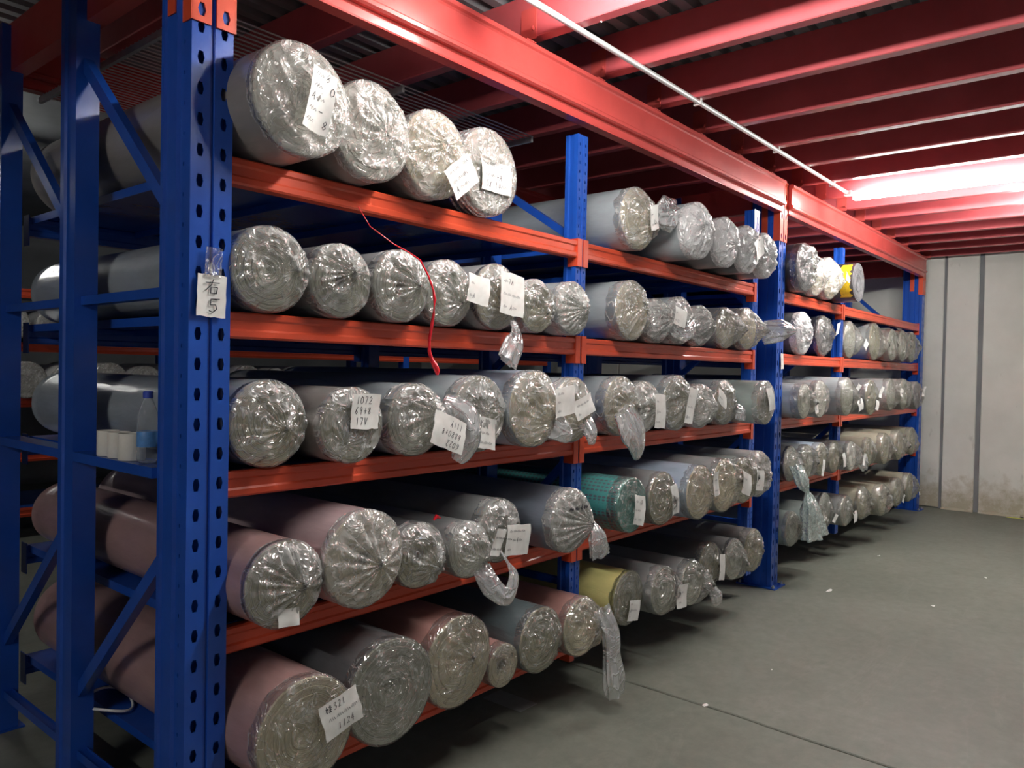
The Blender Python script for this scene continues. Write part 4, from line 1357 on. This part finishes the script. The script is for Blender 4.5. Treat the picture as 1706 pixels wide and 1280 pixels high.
# red plastic ribbon hanging from the top beam in front of the second row
rib = [(1.600,-.045,2.02),(1.618,-.085,1.955),(1.681,-.125,1.905),(1.745,-.135,1.883),(1.788,-.14,1.862),(1.823,-.145,1.813),(1.842,-.15,1.765),(1.847,-.152,1.734),
       (1.846,-.15,1.69),(1.840,-.145,1.64),(1.838,-.14,1.60),(1.840,-.14,1.56),(1.850,-.14,1.53),(1.864,-.142,1.51),(1.872,-.142,1.492),(1.876,-.142,1.480)]
rr_ = [.0012,.0014,.0016,.002,.0024,.0035,.0045,.005,.0045,.006,.0045,.006,.007,.012,.010,.006]
b0 = Vector(rib[0])
ro = MB().tube([tuple(Vector(p)-b0) for p in rib], rr_, 8).build('red_ribbon', 'red_plastic', None, smooth=True, loc=b0)
for p in ro.data.vertices:
    d = noise.noise(Vector(p.co)*60)*0.005
    p.co.x += d; p.co.z += d*.6
tag(ro, 'thin red plastic ribbon dangling in front of the second shelf rolls', 'ribbon')
bit = MB().tube([(0, 0, 0), (.012, -.004, .014), (.022, 0, .008), (.038, .004, .002)], [.004, .008, .006, .003], 7).build('red_ribbon', 'red_plastic', None, True, (1.99, -.02, .735+.21))
tag(bit, 'scrap of red plastic ribbon on top of a grey roll, fourth shelf', 'ribbon')

# white paper cups and the bottle on the side strut of the near frame
def cup(y, r, h, x, label):
    m = MB().lathe([(0.0, 0.0), (r*.95, 0.0), (r, h*.04), (r, h), (r*.93, h), (r*.93, h*.06), (0.0, h*.06)], 28)
    o = m.build('paper_cup', 'cup_white', None, False, (x, y, 1.196))
    auto_smooth(o)
    rim = MB().lathe([(r*.93, h), (r*.955, h+.002), (r*1.0, h+.002), (r*1.012, h), (r*1.0, h-.004)], 28).build('rim', 'cup_white', o, True)
    tag(o, label, 'cup', 'white cups on the side strut')
cup(0.425, 0.040, 0.082, 1.098, 'white paper cup nearest the water bottle on the blue side strut')
cup(0.515, 0.034, 0.080, 1.098, 'middle one of three white paper cups on the blue side strut')
cup(0.595, 0.034, 0.080, 1.098, 'white paper cup farthest from the water bottle on the blue strut')
def bottle():
    r = empty('water_bottle', (1.098, 0.318, 1.196))
    s = 0.031
    MB().lathe([(0.0, 0.004), (s*.7, 0.0), (s, 0.012), (s, 0.03), (s*.94, 0.036), (s, 0.042), (s, 0.05), (s*.96, 0.052), (s*.96, 0.094), (s, 0.096), (s, 0.118), (s*.94, 0.124), (s, 0.130),
                (s*.92, 0.150), (s*.6, 0.182), (s*.40, 0.196), (s*.40, 0.206), (0.0, 0.206)], 28).build('body', 'bottle_plastic', r, True)
    MB().lathe([(s*.985, 0.050), (s*1.01, 0.052), (s*1.01, 0.096), (s*.985, 0.098)], 28).build('wrap_label', 'blue_label', r, True)
    MB().lathe([(s*.46, 0.198), (s*.48, 0.200), (s*.48, 0.216), (s*.42, 0.219), (0.0, 0.219)], 20).build('cap', 'blue_cap', r, False)
    tag(r, 'clear plastic water bottle with blue label on the side strut', 'bottle')
bottle()

# white plastic strap curled on the bottom shelf
pts = []
for i in range(30):
    t = i/29*2*PI*0.92+0.5
    pts.append((0.075*math.cos(t), 0.12*math.sin(t), 0.006+0.012*(1+math.sin(t*2))))
st = MB().tube(pts, .005, 6).build('plastic_strap', 'white_enamel', None, True, (1.20, 0.83, 0.262))
tag(st, 'white curled packing strap on the bottom shelf behind the near frame', 'strap')

# litter on the floor
def scrap(x, y, s, label, mat='paper', sd=0):
    rg = random.Random(sd)
    m = MB(); n = 7; ring = []
    vs_ = [(0, 0, .006)]
    for i in range(n):
        t = 2*PI*i/n
        q = s*rg.uniform(.6, 1.2)
        vs_.append((q*math.cos(t)*1.5, q*math.sin(t)*.7, rg.uniform(0.001, .008)))
    m.add(vs_, [(0, 1+i, 1+(i+1) % n) for i in range(n)])
    tag(m.build('paper_scrap', mat, None, False, (x, y, 0.001)), label, 'litter')
scrap(3.235, -.516, .016, 'white paper scrap lying right on the floor crack', sd=1)
scrap(6.929, -.30, .016, 'tiny white scrap on the floor near the farthest bay', sd=2)
scrap(5.662, -.955, .018, 'white scrap on the open floor toward the right', sd=3)
scrap(3.859, -.581, .008, 'tiny white speck on the floor beyond the crack', sd=4)
scrap(6.748, -1.096, .014, 'pale flattened scrap on the floor near the right edge', sd=5)
tag(MB().box((-.06, -.11, 0), (.06, .11, .002)).build('tape_patch', 'grey_tape', None, False, (2.68, .17, 0)), 'pale grey tape patch on the floor under the nearest bay', 'tape')
tag(MB().box((-.02, -.5, 0), (.02, .5, .002)).build('floor_marking', 'yellow_line', None, False, (9.93, -1.33, 0.0)), 'yellow painted line on the floor along the concrete wall', 'floor marking')
scrap(5.56, -.33, .03, 'flat pale strip on the floor under the green bag', sd=8)
